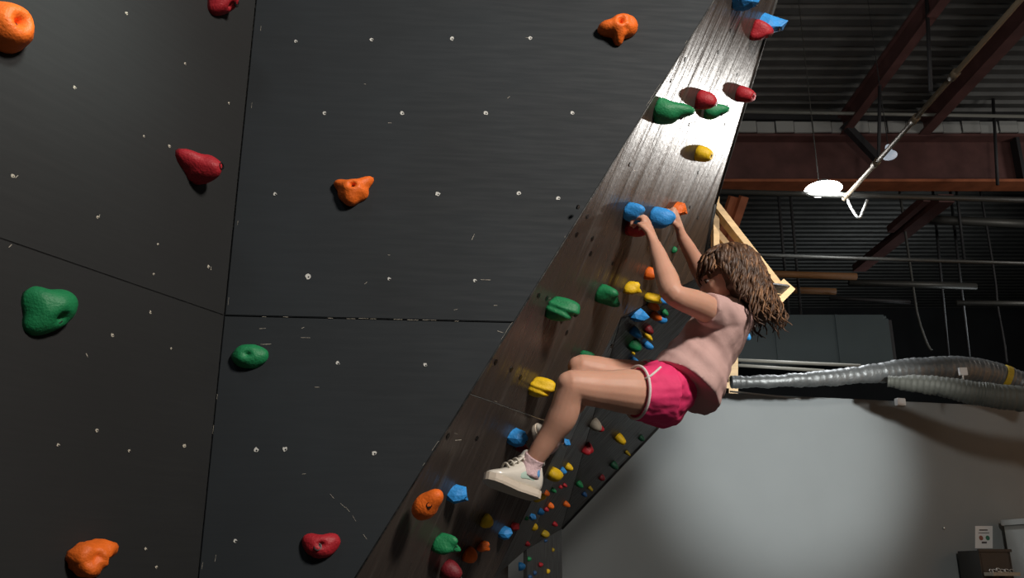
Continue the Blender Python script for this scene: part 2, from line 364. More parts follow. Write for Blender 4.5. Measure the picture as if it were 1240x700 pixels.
# notice on the wall
ns = empty('notice', part_hit(1191, 651, .01)); tag(ns, 'small white paper notice with two round pictures on the dark right of the partition', 'notice')
def quad_on(px0, py0, px1, py1, off, name, m):
    bm = bmesh.new(); P_ = [part_hit(px0, py0, off), part_hit(px1, py0, off), part_hit(px1, py1, off), part_hit(px0, py1, off)]
    back = [p - pn * .003 for p in P_]
    v = [bm.verts.new(p) for p in P_ + back]
    for f in ((0, 1, 2, 3), (7, 6, 5, 4), (0, 4, 5, 1), (1, 5, 6, 2), (2, 6, 7, 3), (3, 7, 4, 0)): bm.faces.new([v[i] for i in f])
    bmesh.ops.recalc_face_normals(bm, faces=bm.faces)
    return mk_local(name, bm, m, ns)
quad_on(1181, 637, 1202, 664, .004, 'sheet', M['paper'])
quad_on(1186, 641.2, 1196, 642.6, .006, 'heading', M['ink']); quad_on(1185, 645, 1198, 645.8, .006, 'text_line', M['ink']); quad_on(1189, 656, 1195, 658.2, .006, 'caption', M['ink'])
for x, m in ((1188, 'ink_red'), (1196, 'ink_green')):
    p = part_hit(x, 651.5, .006); bm = bmesh.new(); loft(bm, [p, p - pn * -.002], [.022, .022], 18, 1, caps=False); mk_local('round_picture', bm, M[m], ns)
p = part_hit(1143, 640, .003); bm = bmesh.new(); ell(bm, p, .012, .012, .012, None, 2); tag(mk('wall_screw', bm, M['steel']), 'tiny bright screw head in the partition left of the paper notice', 'screw')
# box below the notice with metal clips on a small stand
rz = Matrix.Rotation(math.radians(13), 3, 'Z')
cb = empty('storage_crate', (part_hit(1193, 700, .22) * 1)); tag(cb, 'black open crate standing below the paper notice', 'crate')
p = part_hit(1193, 683, .2)
def rb(c, sx, sy, sz, name, m, par, off=Vector((0, 0, 0)), bev=.004):
    bm = bmesh.new(); box(bm, c + rz @ off, sx, sy, sz, rz); bmesh.ops.bevel(bm, geom=bm.edges[:], offset=bev); return mk_local(name, bm, m, par)
top = p.z + .115
rb(Vector((p.x, p.y, top - .16)), .31, .02, .32, 'front_panel', M['black_plastic'], cb, Vector((0, -.13, 0)))
rb(Vector((p.x, p.y, top - .16)), .31, .02, .32, 'back_panel', M['black_plastic'], cb, Vector((0, .13, 0)))
for sgn in (-1, 1): rb(Vector((p.x, p.y, top - .16)), .02, .28, .32, 'side_panel', M['black_plastic'], cb, Vector((sgn * .155, 0, 0)))
rb(Vector((p.x, p.y, top)), .35, .02, .025, 'rim', M['black_plastic'], cb, Vector((0, -.145, 0)))
rb(Vector((p.x, p.y, top - .32)), .33, .28, .02, 'base', M['black_plastic'], cb)
st_ = empty('crate_stand', (p.x, p.y, 0)); tag(st_, 'dark stand under the black crate at the lower right', 'stand')
rb(Vector((p.x, p.y, top - .35)), .4, .34, .03, 'shelf', M['black_plastic'], st_)
for sx in (-.17, .17):
    for sy in (-.14, .14): rb(Vector((p.x, p.y, (top - .365) / 2)), .03, .03, top - .365, 'leg', M['black_plastic'], st_, Vector((sx, sy, 0)))
tp = part_hit(1213, 691, .42)
tr = empty('clip_tray', tp); tag(tr, 'small tray of shiny metal clips in front of the black crate', 'tray')
rb(tp - Vector((0, 0, .03)), .28, .12, .03, 'dish', M['hold_beige'], tr)
random.seed(4)
for k in range(7):
    c = tp + rz @ Vector((-.12 + k * .035, random.uniform(-.03, .03), random.uniform(-.005, .012))); bm = bmesh.new()
    loft(bm, [c + Vector((.018 * math.cos(a), .008 * math.sin(a), .014 * math.sin(a))) for a in [i * math.pi / 4 for i in range(8)]], [.003] * 8, 6, 2); mk_local('clip', bm, M['steel'], tr, True)
ps = empty('tray_post', (tp.x, tp.y, 0)); tag(ps, 'dark round post carrying the tray of metal clips', 'post')
bm = bmesh.new(); loft(bm, [(tp.x, tp.y, .02), (tp.x, tp.y, tp.z - .05)], [.025, .025], 12, 1, caps=False); mk_local('tube', bm, M['black_plastic'], ps, True)
bm = bmesh.new(); loft(bm, [(tp.x, tp.y, 0), (tp.x, tp.y, .03)], [.12, .11], 20, 1, caps=False); mk_local('foot', bm, M['black_plastic'], ps)
# white locker at right edge
lk = empty('locker', (0, 0, 0)); p = part_hit(1252, 640, .3); lk.location = (p.x, p.y, 0); tag(lk, 'pale grey locker cut off by the right edge of the picture', 'locker')
ztop = at(1236, 632, p.y).z
rb(Vector((p.x, p.y, ztop / 2)), .30, .4, ztop, 'body', M['strip'], lk); rb(Vector((p.x, p.y, ztop)), .33, .43, .05, 'top_cap', M['strip'], lk)
rb(Vector((p.x, p.y, ztop / 2)), .26, .02, ztop - .12, 'door', M['strip'], lk, Vector((0, -.21, 0)))

# lit high bay lamp
lp = at(997, 229, 9); lamp = empty('high_bay_lamp', lp); tag(lamp, 'lit round white lamp hanging on a thin cord under the girder', 'lamp')
bm = bmesh.new(); ell(bm, lp, .195, .195, .05, None, 4); mk_local('lens', bm, M['lens'], lamp)
bm = bmesh.new(); loft(bm, [lp + Vector((0, 0, .02)), lp + Vector((0, 0, .05)), lp + Vector((0, 0, .09))], [.15, .12, .07], 40, 1, caps=False); mk_local('housing', bm, M['white_plastic'], lamp, True)
bm = bmesh.new(); loft(bm, [lp + Vector((-.04, 0, .09)), Vector((lp.x - .04, lp.y, CZ))], [.006, .006], 6, 1); mk_local('cord', bm, M['pipe'], lamp)
l = bpy.data.lights.new('lamp_glow', 'AREA'); l.shape = 'DISK'; l.size = .36; l.energy = 60; l.color = (.95, .97, 1)
lo = bpy.data.objects.new('lamp_glow', l); C.objects.link(lo); lo.parent = lamp; lo.location = (0, 0, -.06)
# unlit bulb lamp beside the diagonal pipe
lp = at(1077, 188, 8.2); l2 = empty('small_lamp', lp); tag(l2, 'small dim milky lamp beside the diagonal pipe', 'lamp')
bm = bmesh.new(); ell(bm, lp, .075, .075, .045); mk_local('bowl', bm, M['lamp_off_glow'], l2, True)
bm = bmesh.new(); loft(bm, [lp + Vector((0, 0, .02)), lp + Vector((0, 0, .09))], [.035, .03], 16, 1); mk_local('socket', bm, M['lamp_off_glow'], l2, True)
bm = bmesh.new(); loft(bm, [lp + Vector((0, 0, .09)), Vector((lp.x, lp.y, CZ))], [.005, .005], 6, 1); mk_local('cord', bm, M['dark_paint'], l2)

# ------------------------------------------------------------------ climbing wall
UP = Vector((0, 0, 1))
f_p0 = O + Vector((0, 2.4, 0)); d2 = az(85); n2 = d2.cross(UP).normalized()
if n2.y > 0: n2 = -n2
LA = hit(430, 700, f_p0, n2); LB = hit(865, 0, f_p0, n2)
h = az(26.5); fall = (LB - LA); nP = fall.cross(h).normalized()
if nP.x < 0: nP = -nP
upP = h.cross(nP).normalized()
if upP.z < 0: upP = -upP
def onP(x, y): return hit(x, y, LA, nP)
def line1(z): t = (z - LA.z) / (LB.z - LA.z); return LA + fall * t
SE = hit(275, 350, f_p0, n2)                # corner of left face and front face
wall = empty('climbing_wall', (LA.x, LA.y, 0)); tag(wall, 'black painted plywood climbing wall with flat face and glossy overhang', 'climbing wall')
FACETS = []                                 # triangles for placing holds
def panel(name, poly, n, m, thick=.018, right=None, gap=.0015, cast=True):
    """plywood panel: polygon in world space, built in its own frame so that grain follows the sheet"""
    poly = [Vector(p) for p in poly]; n = n.normalized()
    c = sum(poly, Vector()) / len(poly)
    x = (right or UP.cross(n)); x = (x - n * x.dot(n)).normalized(); y = n.cross(x)
    R = Matrix((x, y, n)).transposed().to_4x4(); Mx = Matrix.Translation(c) @ R; inv = Mx.inverted()
    loc = [inv @ p for p in poly]
    area2 = sum(loc[i].x * loc[(i + 1) % len(loc)].y - loc[(i + 1) % len(loc)].x * loc[i].y for i in range(len(loc)))
    if area2 < 0: loc.reverse()
    bm = bmesh.new()
    vs = [bm.verts.new((p.x * (1 - gap), p.y * (1 - gap), 0)) for p in loc]
    f = bm.faces.new(vs); r = bmesh.ops.extrude_face_region(bm, geom=[f])
    bot = [g for g in r['geom'] if isinstance(g, bmesh.types.BMVert)]
    for v in bot: v.co.z = -thick
    bmesh.ops.recalc_face_normals(bm, faces=bm.faces)
    bmesh.ops.bevel(bm, geom=[e for e in bm.edges if all(abs(v.co.z) < 1e-6 for v in e.verts)], offset=.0018, segments=2, affect='EDGES')
    o = mk(name, bm, m); o.parent = wall; o.matrix_basis = Matrix.Translation(-wall.location) @ Mx
    if cast:
        for i in range(1, len(poly) - 1): FACETS.append((poly[0], poly[i], poly[i + 1], n, x, y))
    return o
ZS = hit(262, 382, f_p0, n2).z              # joint in the flat face
ztop = ZC + 2.75
def vert(p, z): return Vector((p.x, p.y, z))
# front flat face (face 2)
panel('plywood_panel', [vert(SE, ZS), line1(ZS), line1(ztop), vert(SE, ztop)], n2, M['flat_ply'])
panel('plywood_panel', [vert(SE, 0), vert(line1(ZC - .45), 0), line1(ZC - .45), line1(ZS), vert(SE, ZS)], n2, M['flat_ply'])
# left face, coming toward the camera
nL = h.cross(UP).normalized()
if nL.x < 0: nL = -nL
LL = SE - h * 1.75
zs2 = ZS
panel('plywood_panel', [vert(LL, zs2), vert(SE, zs2), vert(SE, ztop), vert(LL, ztop)], nL, M['left_ply'], gap=.0003)
panel('plywood_panel', [vert(LL, 0), vert(SE, 0), vert(SE, zs2), vert(LL, zs2)], nL, M['left_ply'], gap=.0003)
# overhang
c0 = onP(848, 335); c00 = onP(866, 247); c1 = onP(752, 385); c2 = onP(598, 700)
b1t = onP(940, 0); b1tt = b1t + (b1t - c00).normalized() * .9
zk = ZC - .45
A3 = line1(zk); c3 = c2 + (c2 - c1).normalized() * ((c2.z - zk) / (c1.z - c2.z) * (c1 - c2).length)
zs = onP(567, 477).z; zu = ZC + 2.08
def atz(p, q, z): t = (z - p.z) / (q.z - p.z); return p + (q - p) * t
e_lo = atz(c2, c1, zs); e_up = atz(b1t, b1tt, zu)
panel('plywood_panel', [A3, c3, c2, e_lo, line1(zs)], nP, M['gloss_ply'])
panel('plywood_panel', [line1(zs), e_lo, c1, c0, c00, b1t, e_up, line1(zu)], nP, M['gloss_ply'])
panel('plywood_panel', [line1(zu), e_up, b1tt, line1(b1tt.z)], nP, M['gloss_ply'])
# far facets
T = at(958, 347, 5.6); K = at(680, 640, 6.1); Mx_ = at(638, 665, 4.7)
def tri_panel(a_, b_, c_, m):
    n = (b_ - a_).cross(c_ - a_).normalized(); cen = (a_ + b_ + c_) / 3
    if n.dot(O - cen) < 0: n = -n
    panel('plywood_panel', [a_, b_, c_], n, m)
tri_panel(c0, T, c1, M['far_ply']); tri_panel(c1, T, K, M['far_ply']); tri_panel(c1, K, Mx_, M['far_ply']); tri_panel(c1, Mx_, c2, M['far_ply'])
# kickers down to the floor
def kick(a_, b_, m):
    d = b_ - a_; n = Vector((d.y, -d.x, 0)).normalized()
    if n.dot(O - a_) < 0: n = -n
    panel('kicker_panel', [vert(a_, 0), vert(b_, 0), b_, a_], n, m)
kick(A3, c3, M['gloss_ply']); kick(Mx_, K, M['far_ply'])
d = (Mx_ - c2); n = Vector((d.y, -d.x, 0)).normalized(); n = n if n.dot(O - c2) > 0 else -n
panel('kicker_panel', [vert(c3, 0), vert(Mx_, 0), Mx_, c2, c3], n, M['kick_ply'])
# timber truss at the free end
tim = empty('timber_frame', at(888, 470, 8.3)); tim.location.z = 0
tag(tim, 'pale pine timber framing behind the end of the overhang', 'timber frame')
def timb(name, p, q, w, hh, up=(0, 1, 0)):
    bm = bmesh.new(); bar(bm, at(*p), at(*q), w, hh, up); bmesh.ops.bevel(bm, geom=bm.edges[:], offset=.003); mk_local(name, bm, M['timber'], tim)
timb('rafter', (650, -26, 5.62), (948, 356, 5.62), .105, .04, (0, 0.0, 1))
timb('stud', (866, 240, 5.66), (866, 352, 5.66), .038, .09, (0, 1, 0))
timb('stud', (851, 225, 5.74), (851, 352, 5.74), .038, .09, (0, 1, 0))
timb('brace', (846, 258, 5.7), (925, 354, 5.7), .04, .09, (0, 1, 0))
timb('brace', (838, 285, 5.8), (884, 354, 5.8), .04, .09, (0, 1, 0))
timb('block', (936, 364, 5.55), (954, 346, 5.6), .10, .05, (0, 1, 0))
timb('sill', (650, 357, 5.68), (944, 357, 5.68), .09, .04, (0, 0, 1))
timb('back_post', (652, -30, 5.72), (652, 900, 5.72), .09, .09, (0, 1, 0))
timb('post', (887, 330, 8.85), (887, 900, 8.85), .09, .09, (0, 1, 0))
timb('rail', (845, 467, 8.85), (893, 468, 8.85), .09, .06, (0, 0, 1))
timb('top_plate', (848, 336, 3.45), (946, 352, 5.68), .04, .06, (0, 0, 1))

# T-nuts, bolt holes, chips: small real geometry joined per face
def frame_at(x, y, p0, n):
    p = hit(x, y, p0, n); r = UP.cross(n).normalized(); return Matrix.Translation(p) @ Matrix((r, n.cross(r), n)).transposed().to_4x4()
def discs(bm, Mx, r, depth, seg=10, rnd=0.):
    a0 = random.uniform(0, 6)
    v = [bm.verts.new(Mx @ Vector((r * (1 + random.uniform(-rnd, rnd)) * math.cos(a0 + k * 2 * math.pi / seg), r * (1 + random.uniform(-rnd, rnd)) * math.sin(a0 + k * 2 * math.pi / seg), depth))) for k in range(seg)]
    w = [bm.verts.new((Mx @ Vector((0, 0, -.001 - depth))) + (q.co - Mx @ Vector((0, 0, depth)))) for q in v]
    bm.faces.new(v)
    for k in range(seg): bm.faces.new((v[k], w[k], w[(k + 1) % seg], v[(k + 1) % seg]))
random.seed(7)
TN_F = [(358, 50), (450, 48), (547, 47), (642, 46), (393, 137), (487, 137), (588, 137), (693, 137), (333, 235), (530, 235), (628, 234), (676, 240), (373, 335), (471, 338), (575, 340), (409, 440), (515, 442), (345, 544), (453, 549), (285, 655), (310, 545)]
TN_L = [(153, 16), (224, 77), (277, 125), (174, 165), (205, 177), (15, 213), (90, 106), (118, 263), (191, 296), (186, 332), (252, 323), (182, 378), (136, 406), (207, 422), (70, 539), (156, 546), (223, 540), (176, 665), (189, 687), (117, 521)]
TN_P = [(830, 71), (813, 97), (763, 198), (846, 208), (885, 36), (711, 261), (698, 283), (717, 288), (715, 306), (652, 357), (662, 360), (680, 388), (686, 402), (741, 418), (600, 437), (619, 446), (630, 456), (836, 250), (845, 263), (881, 128), (878, 150), (870, 62), (893, 90), (542, 527), (577, 530), (700, 250), (742, 318), (835, 150)]
def spots(name, pts, p0, n, ring_m, hole_m, r, par=wall, ring=True):
    bmr = bmesh.new(); bmh = bmesh.new()
    for x, y in pts:
        Mx = frame_at(x, y, p0, n)
        if ring: discs(bmr, Mx, r * random.uniform(.7, 1.15), .0012, 9, .3)
        discs(bmh, Mx @ Matrix.Translation((r * .3, -r * .2, 0)), r * (.36 if ring else .8), .0018, 8, .15)
    if ring: tag(mk_local(name, bmr, ring_m, par), kind='stuff')
    else: bmr.free()
    tag(mk_local(name + '_hole', bmh, hole_m, par), kind='stuff')
spots('bolt_socket', TN_F, f_p0, n2, M['nut'], M['dark_steel'], .0062)
spots('bolt_socket', TN_L, SE, nL, M['chip'], M['dark_steel'], .0042)
spots('overhang_socket', TN_P, LA, nP, M['steel'], M['dark_steel'], .009, ring=False)
# paint chips along joints and edges
bm = bmesh.new()
def chip(p0, n, x, y, L, w, ang=0.):
    Mx = frame_at(x, y, p0, n) @ Matrix.Rotation(ang, 4, 'Z')
    k = 7; top = [(-L / 2 + L * i / k, w * random.uniform(.2, 1)) for i in range(k + 1)]; bot = [(u, -w * random.uniform(.1, .8)) for u, _ in top][::-1]
    bm.faces.new([bm.verts.new(Mx @ Vector((u * .8, v * .6, .0009))) for u, v in top + bot])
for x, L in ((400, 8), (425, 14), (440, 16), (452, 10), (482, 14), (500, 18), (520, 22), (346, 8), (320, 6), (553, 6)): chip(f_p0, n2, x, 382 + (x - 262) * .0226 + random.uniform(-.5, .5), L * .0021, .0011)
for x, y, L, a in ((606, 402, .022, -.3), (588, 339, .035, 0), (370, 409, .03, 0), (322, 417, .035, .05), (367, 397, .01, .5), (318, 398, .02, .1), (640, 46, .02, 0), (555, 533, .02, .1), (384, 469, .014, 0), (368, 574, .012, .1), (573, 287, .025, 1.2), (443, 343, .012, .8), (600, 370, .012, 0), (616, 118, .012, .7), (472, 149, .012, 0), (471, 309, .008, 0), (442, 102, .006, 0), (552, 375, .013, .3)): chip(f_p0, n2, x, y, L, .0015, a)
for x, y, a in ((402, 601, -.8), (415, 612, -.7), (421, 617, -.8), (429, 628, -1), (442, 650, -.9), (261, 676, 1.5), (245, 685, 1.5)): chip(f_p0, n2, x, y, .02, .0009, a)
for k in range(11):
    yy = random.uniform(5, 699); xx = 430 + .6214 * (700 - yy); chip(f_p0, n2, xx - 2.4, yy, random.uniform(.008, .04), .0007, .99)
for x, y in ((120, 262), (255, 325), (12, 298), (20, 214), (105, 430)): chip(SE, nL, x, y, .012, .002, random.uniform(0, 3))
for k in range(12):
    yy = random.uniform(5, 690); chip(f_p0, n2, 318 - yy * .1186 + 2, yy, random.uniform(.01, .03), .0008, 1.55)
for x, y, a in ((665, 361, .4), (740, 420, 0), (552, 525, 0), (888, 88, 1.3), (600, 486, 0), (640, 502, .1)): chip(LA, nP, x, y, .02, .0014, a)
tag(mk_local('paint_chip', bm, M['chip'], wall), kind='stuff')
# light edge battens at the corner and at the far rim
def edge_strip(name, a_, b_, r, m):
    bm = bmesh.new(); loft(bm, [a_, b_], [r, r], 8, 1, caps=False); mk_local(name, bm, m, wall, True)
M['edge'] = mat('scuffed paint edge', (.055, .055, .052), .5, bump=.3, bscale=50, var=.7, vscale=30)
edge_strip('corner_edge', line1(zk) + n2 * .001, line1(ztop) + n2 * .001, .0022, M['edge'])
edge_strip('rim_edge', K, T, .012, M['dark_paint'])
edge_strip('overhang_rim', c0, c00, .008, M['far_ply']); edge_strip('overhang_rim', c00, b1tt, .006, M['edge'])

# ------------------------------------------------------------------ climbing holds
verts_ = []; faces_ = []
for f in FACETS:
    i = len(verts_); verts_ += [f[0], f[1], f[2]]; faces_.append((i, i + 1, i + 2))
BVH = BVHTree.FromPolygons(verts_, faces_)
def n_(v): return Vector(v).normalized()
SH = {  # lobes: direction, amplitude, sharpness (negative: hollow)
 'donut': [((0, 0, 1), -.45, 22)],
 'disc': [((0, 0, 1), -.3, 30), ((1, .2, .2), .12, 4)],
 'tear': [((-1, .32, -.1), .95, 9), ((.7, -.4, .5), .2, 3), ((.75, .05, .75), -.35, 60)],
 'star': [((.8, .75, .1), .75, 14), ((-.9, .45, .1), .5, 12), ((-.15, -1, .2), .55, 9), ((.75, -.5, .1), .2, 8), ((-.8, -.5, .1), .2, 10), ((0, .1, 1), -.45, 30)],
 'antler': [((1, .3, .1), .55, 3.5), ((-1, -.1, .2), .6, 9), ((-.05, -1, .1), .32, 10), ((.1, .1, 1), -.45, 30), ((.75, .2, .7), -.18, 30), ((.45, -.45, .8), -.15, 40), ((-.7, .7, 0), -.15, 6), ((.6, -.8, .1), -.15, 10), ((-.6, -.8, .1), -.25, 12)],
 'heart': [((.6, .6, .25), .34, 3), ((-.65, .5, .1), .25, 4), ((-.45, -1, .0), .42, 7), ((-.12, .95, .25), -.17, 16), ((.3, -.45, .85), -.35, 30)],
 'fist': [((.8, .6, .3), .45, 5), ((-.8, 0, .4), .25, 9), ((-.5, -.6, .5), .25, 12), ((-.6, .5, .5), .22, 14), ((-.1, -.8, .4), .25, 12), ((.75, -.05, .65), -.35, 30), ((-.3, .0, .95), -.15, 16)],
 'moon': [((.9, .5, .1), .22, 5), ((-.9, .5, .1), .22, 5), ((0, 1, .1), -.30, 3.2), ((0, -1, .3), .12, 3), ((.1, -.1, 1), -.35, 40)],
 'jug': [((0, .75, .75), .35, 4), ((.9, .5, .3), .2, 6), ((0, .9, .1), -.25, 6), ((0, -.7, .4), .15, 3)],
 'horn': [((.4, .5, .9), .6, 7), ((-.6, -.7, .2), .35, 4), ((.2, .95, .1), -.25, 5)],
 'twin': [((-.3, .8, .7), .35, 9), ((.3, -.8, .7), .35, 9), ((0, 0, 1), -.15, 8)],
 'wedge': [((.35, .55, .9), .7, 7), ((-.2, -1, .0), .5, 2.5), ((0, .9, .3), -.3, 5)],
 'wing': [((0, 1, .6), .8, 6), ((.1, -1, .1), .35, 3), ((.3, .9, -.1), -.2, 5)],
 'ball': [((.2, .3, .9), .06, 3)],
 'ridge': [((.3, .7, .8), .45, 5), ((-.3, -.9, .3), .25, 3)],
 'claw': [((.1, .9, .6), .55, 12), ((.8, .0, .8), .5, 12), ((-.7, -.6, .2), .3, 5)],
 'chip': [((.5, .8, .6), .4, 4), ((-.8, -.3, .3), .25, 4), ((.2, -.9, .5), .2, 6)],
}
def hold_bm(shape, w, hh, dp, seed, flat, level, rot):
    bm = bmesh.new(); bmesh.ops.create_icosphere(bm, subdivisions=level, radius=1)
    L = [(n_(d), a, k) for d, a, k in SH[shape]]
    co = []
    for v in bm.verts:
        dr = v.co.normalized(); r = .8
        for d, a, k in L: r += a * math.exp(k * (dr.dot(d) - 1))
        if shape == 'fist': r += .08 * noise.noise(dr * 4 + Vector((seed, 0, 0)))
        if shape == 'ridge': r += .045 * math.sin(dr.y * 9 + dr.x * 4)
        r += .035 * noise.noise(dr * 2.2 + Vector((seed * 3.1, 0, 0)))
        if flat: r += .10 * noise.noise(dr * 1.7 + Vector((0, seed * 2.7, 0)))
        v.co = dr * r
    xs = [v.co.x for v in bm.verts]; ys = [v.co.y for v in bm.verts]; zm = max(v.co.z for v in bm.verts)
    cx, cy = (min(xs) + max(xs)) / 2, (min(ys) + max(ys)) / 2; ex = max(xs) - min(xs); ey = max(ys) - min(ys)
    for v in bm.verts:
        x = (v.co.x - cx) / ex * w; y = (v.co.y - cy) / ey * hh; z = v.co.z / zm * dp
        if z < 0: z = z * .02; x *= .97; y *= .97
        z = z if z < 0 else z; v.co = Vector((x, y, z - .0005))
    bmesh.ops.rotate(bm, verts=bm.verts, cent=(0, 0, 0), matrix=Matrix.Rotation(rot, 3, 'Z'))
    return bm
HN = {'orange': 'climbing_hold'}
def hold(px, py, wpx, hpx, color, shape, label, dp=.6, rot=0., flat=False, bolt=None, group=None, view=True):
    # find the wall face behind this pixel
    loc = None
    for dx in range(0, 30, 2):
        r = ray(px - dx, py + dx * .6); loc, n, idx, dist = BVH.ray_cast(O, r.normalized())
        if loc: break
    if loc is None: print('MISS', label); return
    a_, b_, c_, n, x, y = FACETS[idx]
    scale = ray(px, py).dot(Vector((0, math.cos(PITCH), math.sin(PITCH))))
    depth = (loc - O).dot(Vector((0, math.cos(PITCH), math.sin(PITCH))))
    w, hh = wpx * depth / F, hpx * depth / F
    obl = abs((loc - O).normalized().dot(n))
    d_ = dp * min(w, hh)
    if obl < .75:                             # oblique face: the visible width is mostly depth off the wall
        d_ = dp * 1.15 * w; w = w * 1.05
        q = hit(px, py, loc + n * d_ * .38, n); q -= n * d_ * .38
        loc2, _, i2, _ = BVH.find_nearest(q)
        if i2 == idx: loc = loc2
    level = 4 if max(wpx, hpx) > 24 else 3
    if flat: level = 2 if max(wpx, hpx) > 12 else 1
    r = bpy.data.objects
    bm = hold_bm(shape, w, hh, d_, (px * 13 + py) % 97, flat, level, rot)
    o = mk('climbing_hold', bm, M['hold_' + color], None, not flat)
    o.matrix_world = Matrix.Translation(loc) @ Matrix((x, y, n)).transposed().to_4x4()
    tag(o, label, 'climbing hold', 'climbing holds')
    if bolt:
        bx, by, br = bolt; me = o.data
        bb = bmesh.new(); p = Matrix.Rotation(rot, 3, 'Z') @ Vector((bx * w, by * hh, 0))
        tmp = BVHTree.FromPolygons([v.co for v in me.vertices], [list(f.vertices) for f in me.polygons])
        hp, hn, _, _ = tmp.ray_cast(Vector((p.x, p.y, 1)), Vector((0, 0, -1)))
        if hp:
            nn = (hn + Vector((0, 0, 1))).normalized(); s = br * min(w, hh)
            # socket ring with recessed hex bolt
            xx = Vector((1, 0, 0)); xx = (xx - nn * xx.dot(nn)).normalized(); yy = nn.cross(xx)
            prof_ = [(1.0, -.25), (1.0, .04), (.78, .06), (.7, -.1), (0, -.1)]
            rings = []
            for rr, zz in prof_[:-1]: rings.append([bb.verts.new(hp + (xx * math.cos(k * math.pi / 8) + yy * math.sin(k * math.pi / 8)) * s * rr + nn * s * zz) for k in range(16)])
            for A_, B_ in zip(rings, rings[1:]):
                for k in range(16): bb.faces.new((A_[k], A_[(k + 1) % 16], B_[(k + 1) % 16], B_[k]))
            bb.faces.new(rings[-1])
            mk('bolt', bb, M['dark_steel'], o)
    return o
hold(3, 35, 62, 62, 'orange', 'donut', 'big round orange hold with a bolt hole, cut by the left edge of the picture', .6, bolt=(.05, .0, .12))
hold(271, 3, 34, 36, 'red', 'heart', 'red hold cut off by the top edge above the left plywood joint', .7, bolt=(.25, .0, .12))
hold(241, 200, 48, 36, 'red', 'tear', 'red teardrop hold with thin tail, left of the plywood joint', .7, bolt=(.26, -.02, .12))
hold(428, 233, 48, 40, 'orange', 'star', 'orange three-pronged hold alone in the middle of the flat face', .5, bolt=(-.0, .02, .14))
hold(747, 39, 50, 40, 'orange', 'antler', 'orange antler-shaped hold high on the flat face near the overhang', .55, bolt=(.0, .06, .13))
hold(54, 379, 66, 64, 'green', 'heart', 'large green heart-shaped hold low on the left face', .55, bolt=(.1, -.12, .1))
hold(303, 432, 44, 30, 'green', 'disc', 'green oval hold with centre bolt below the horizontal joint', .5, bolt=(-.02, .0, .18))
hold(104, 676, 62, 46, 'orange', 'fist', 'knobbly orange hold at the bottom left', .75, bolt=(.25, -.02, .12))
hold(389, 661, 46, 30, 'red', 'moon', 'red half-moon hold at the bottom of the flat face', .55, bolt=(-.05, -.05, .16))
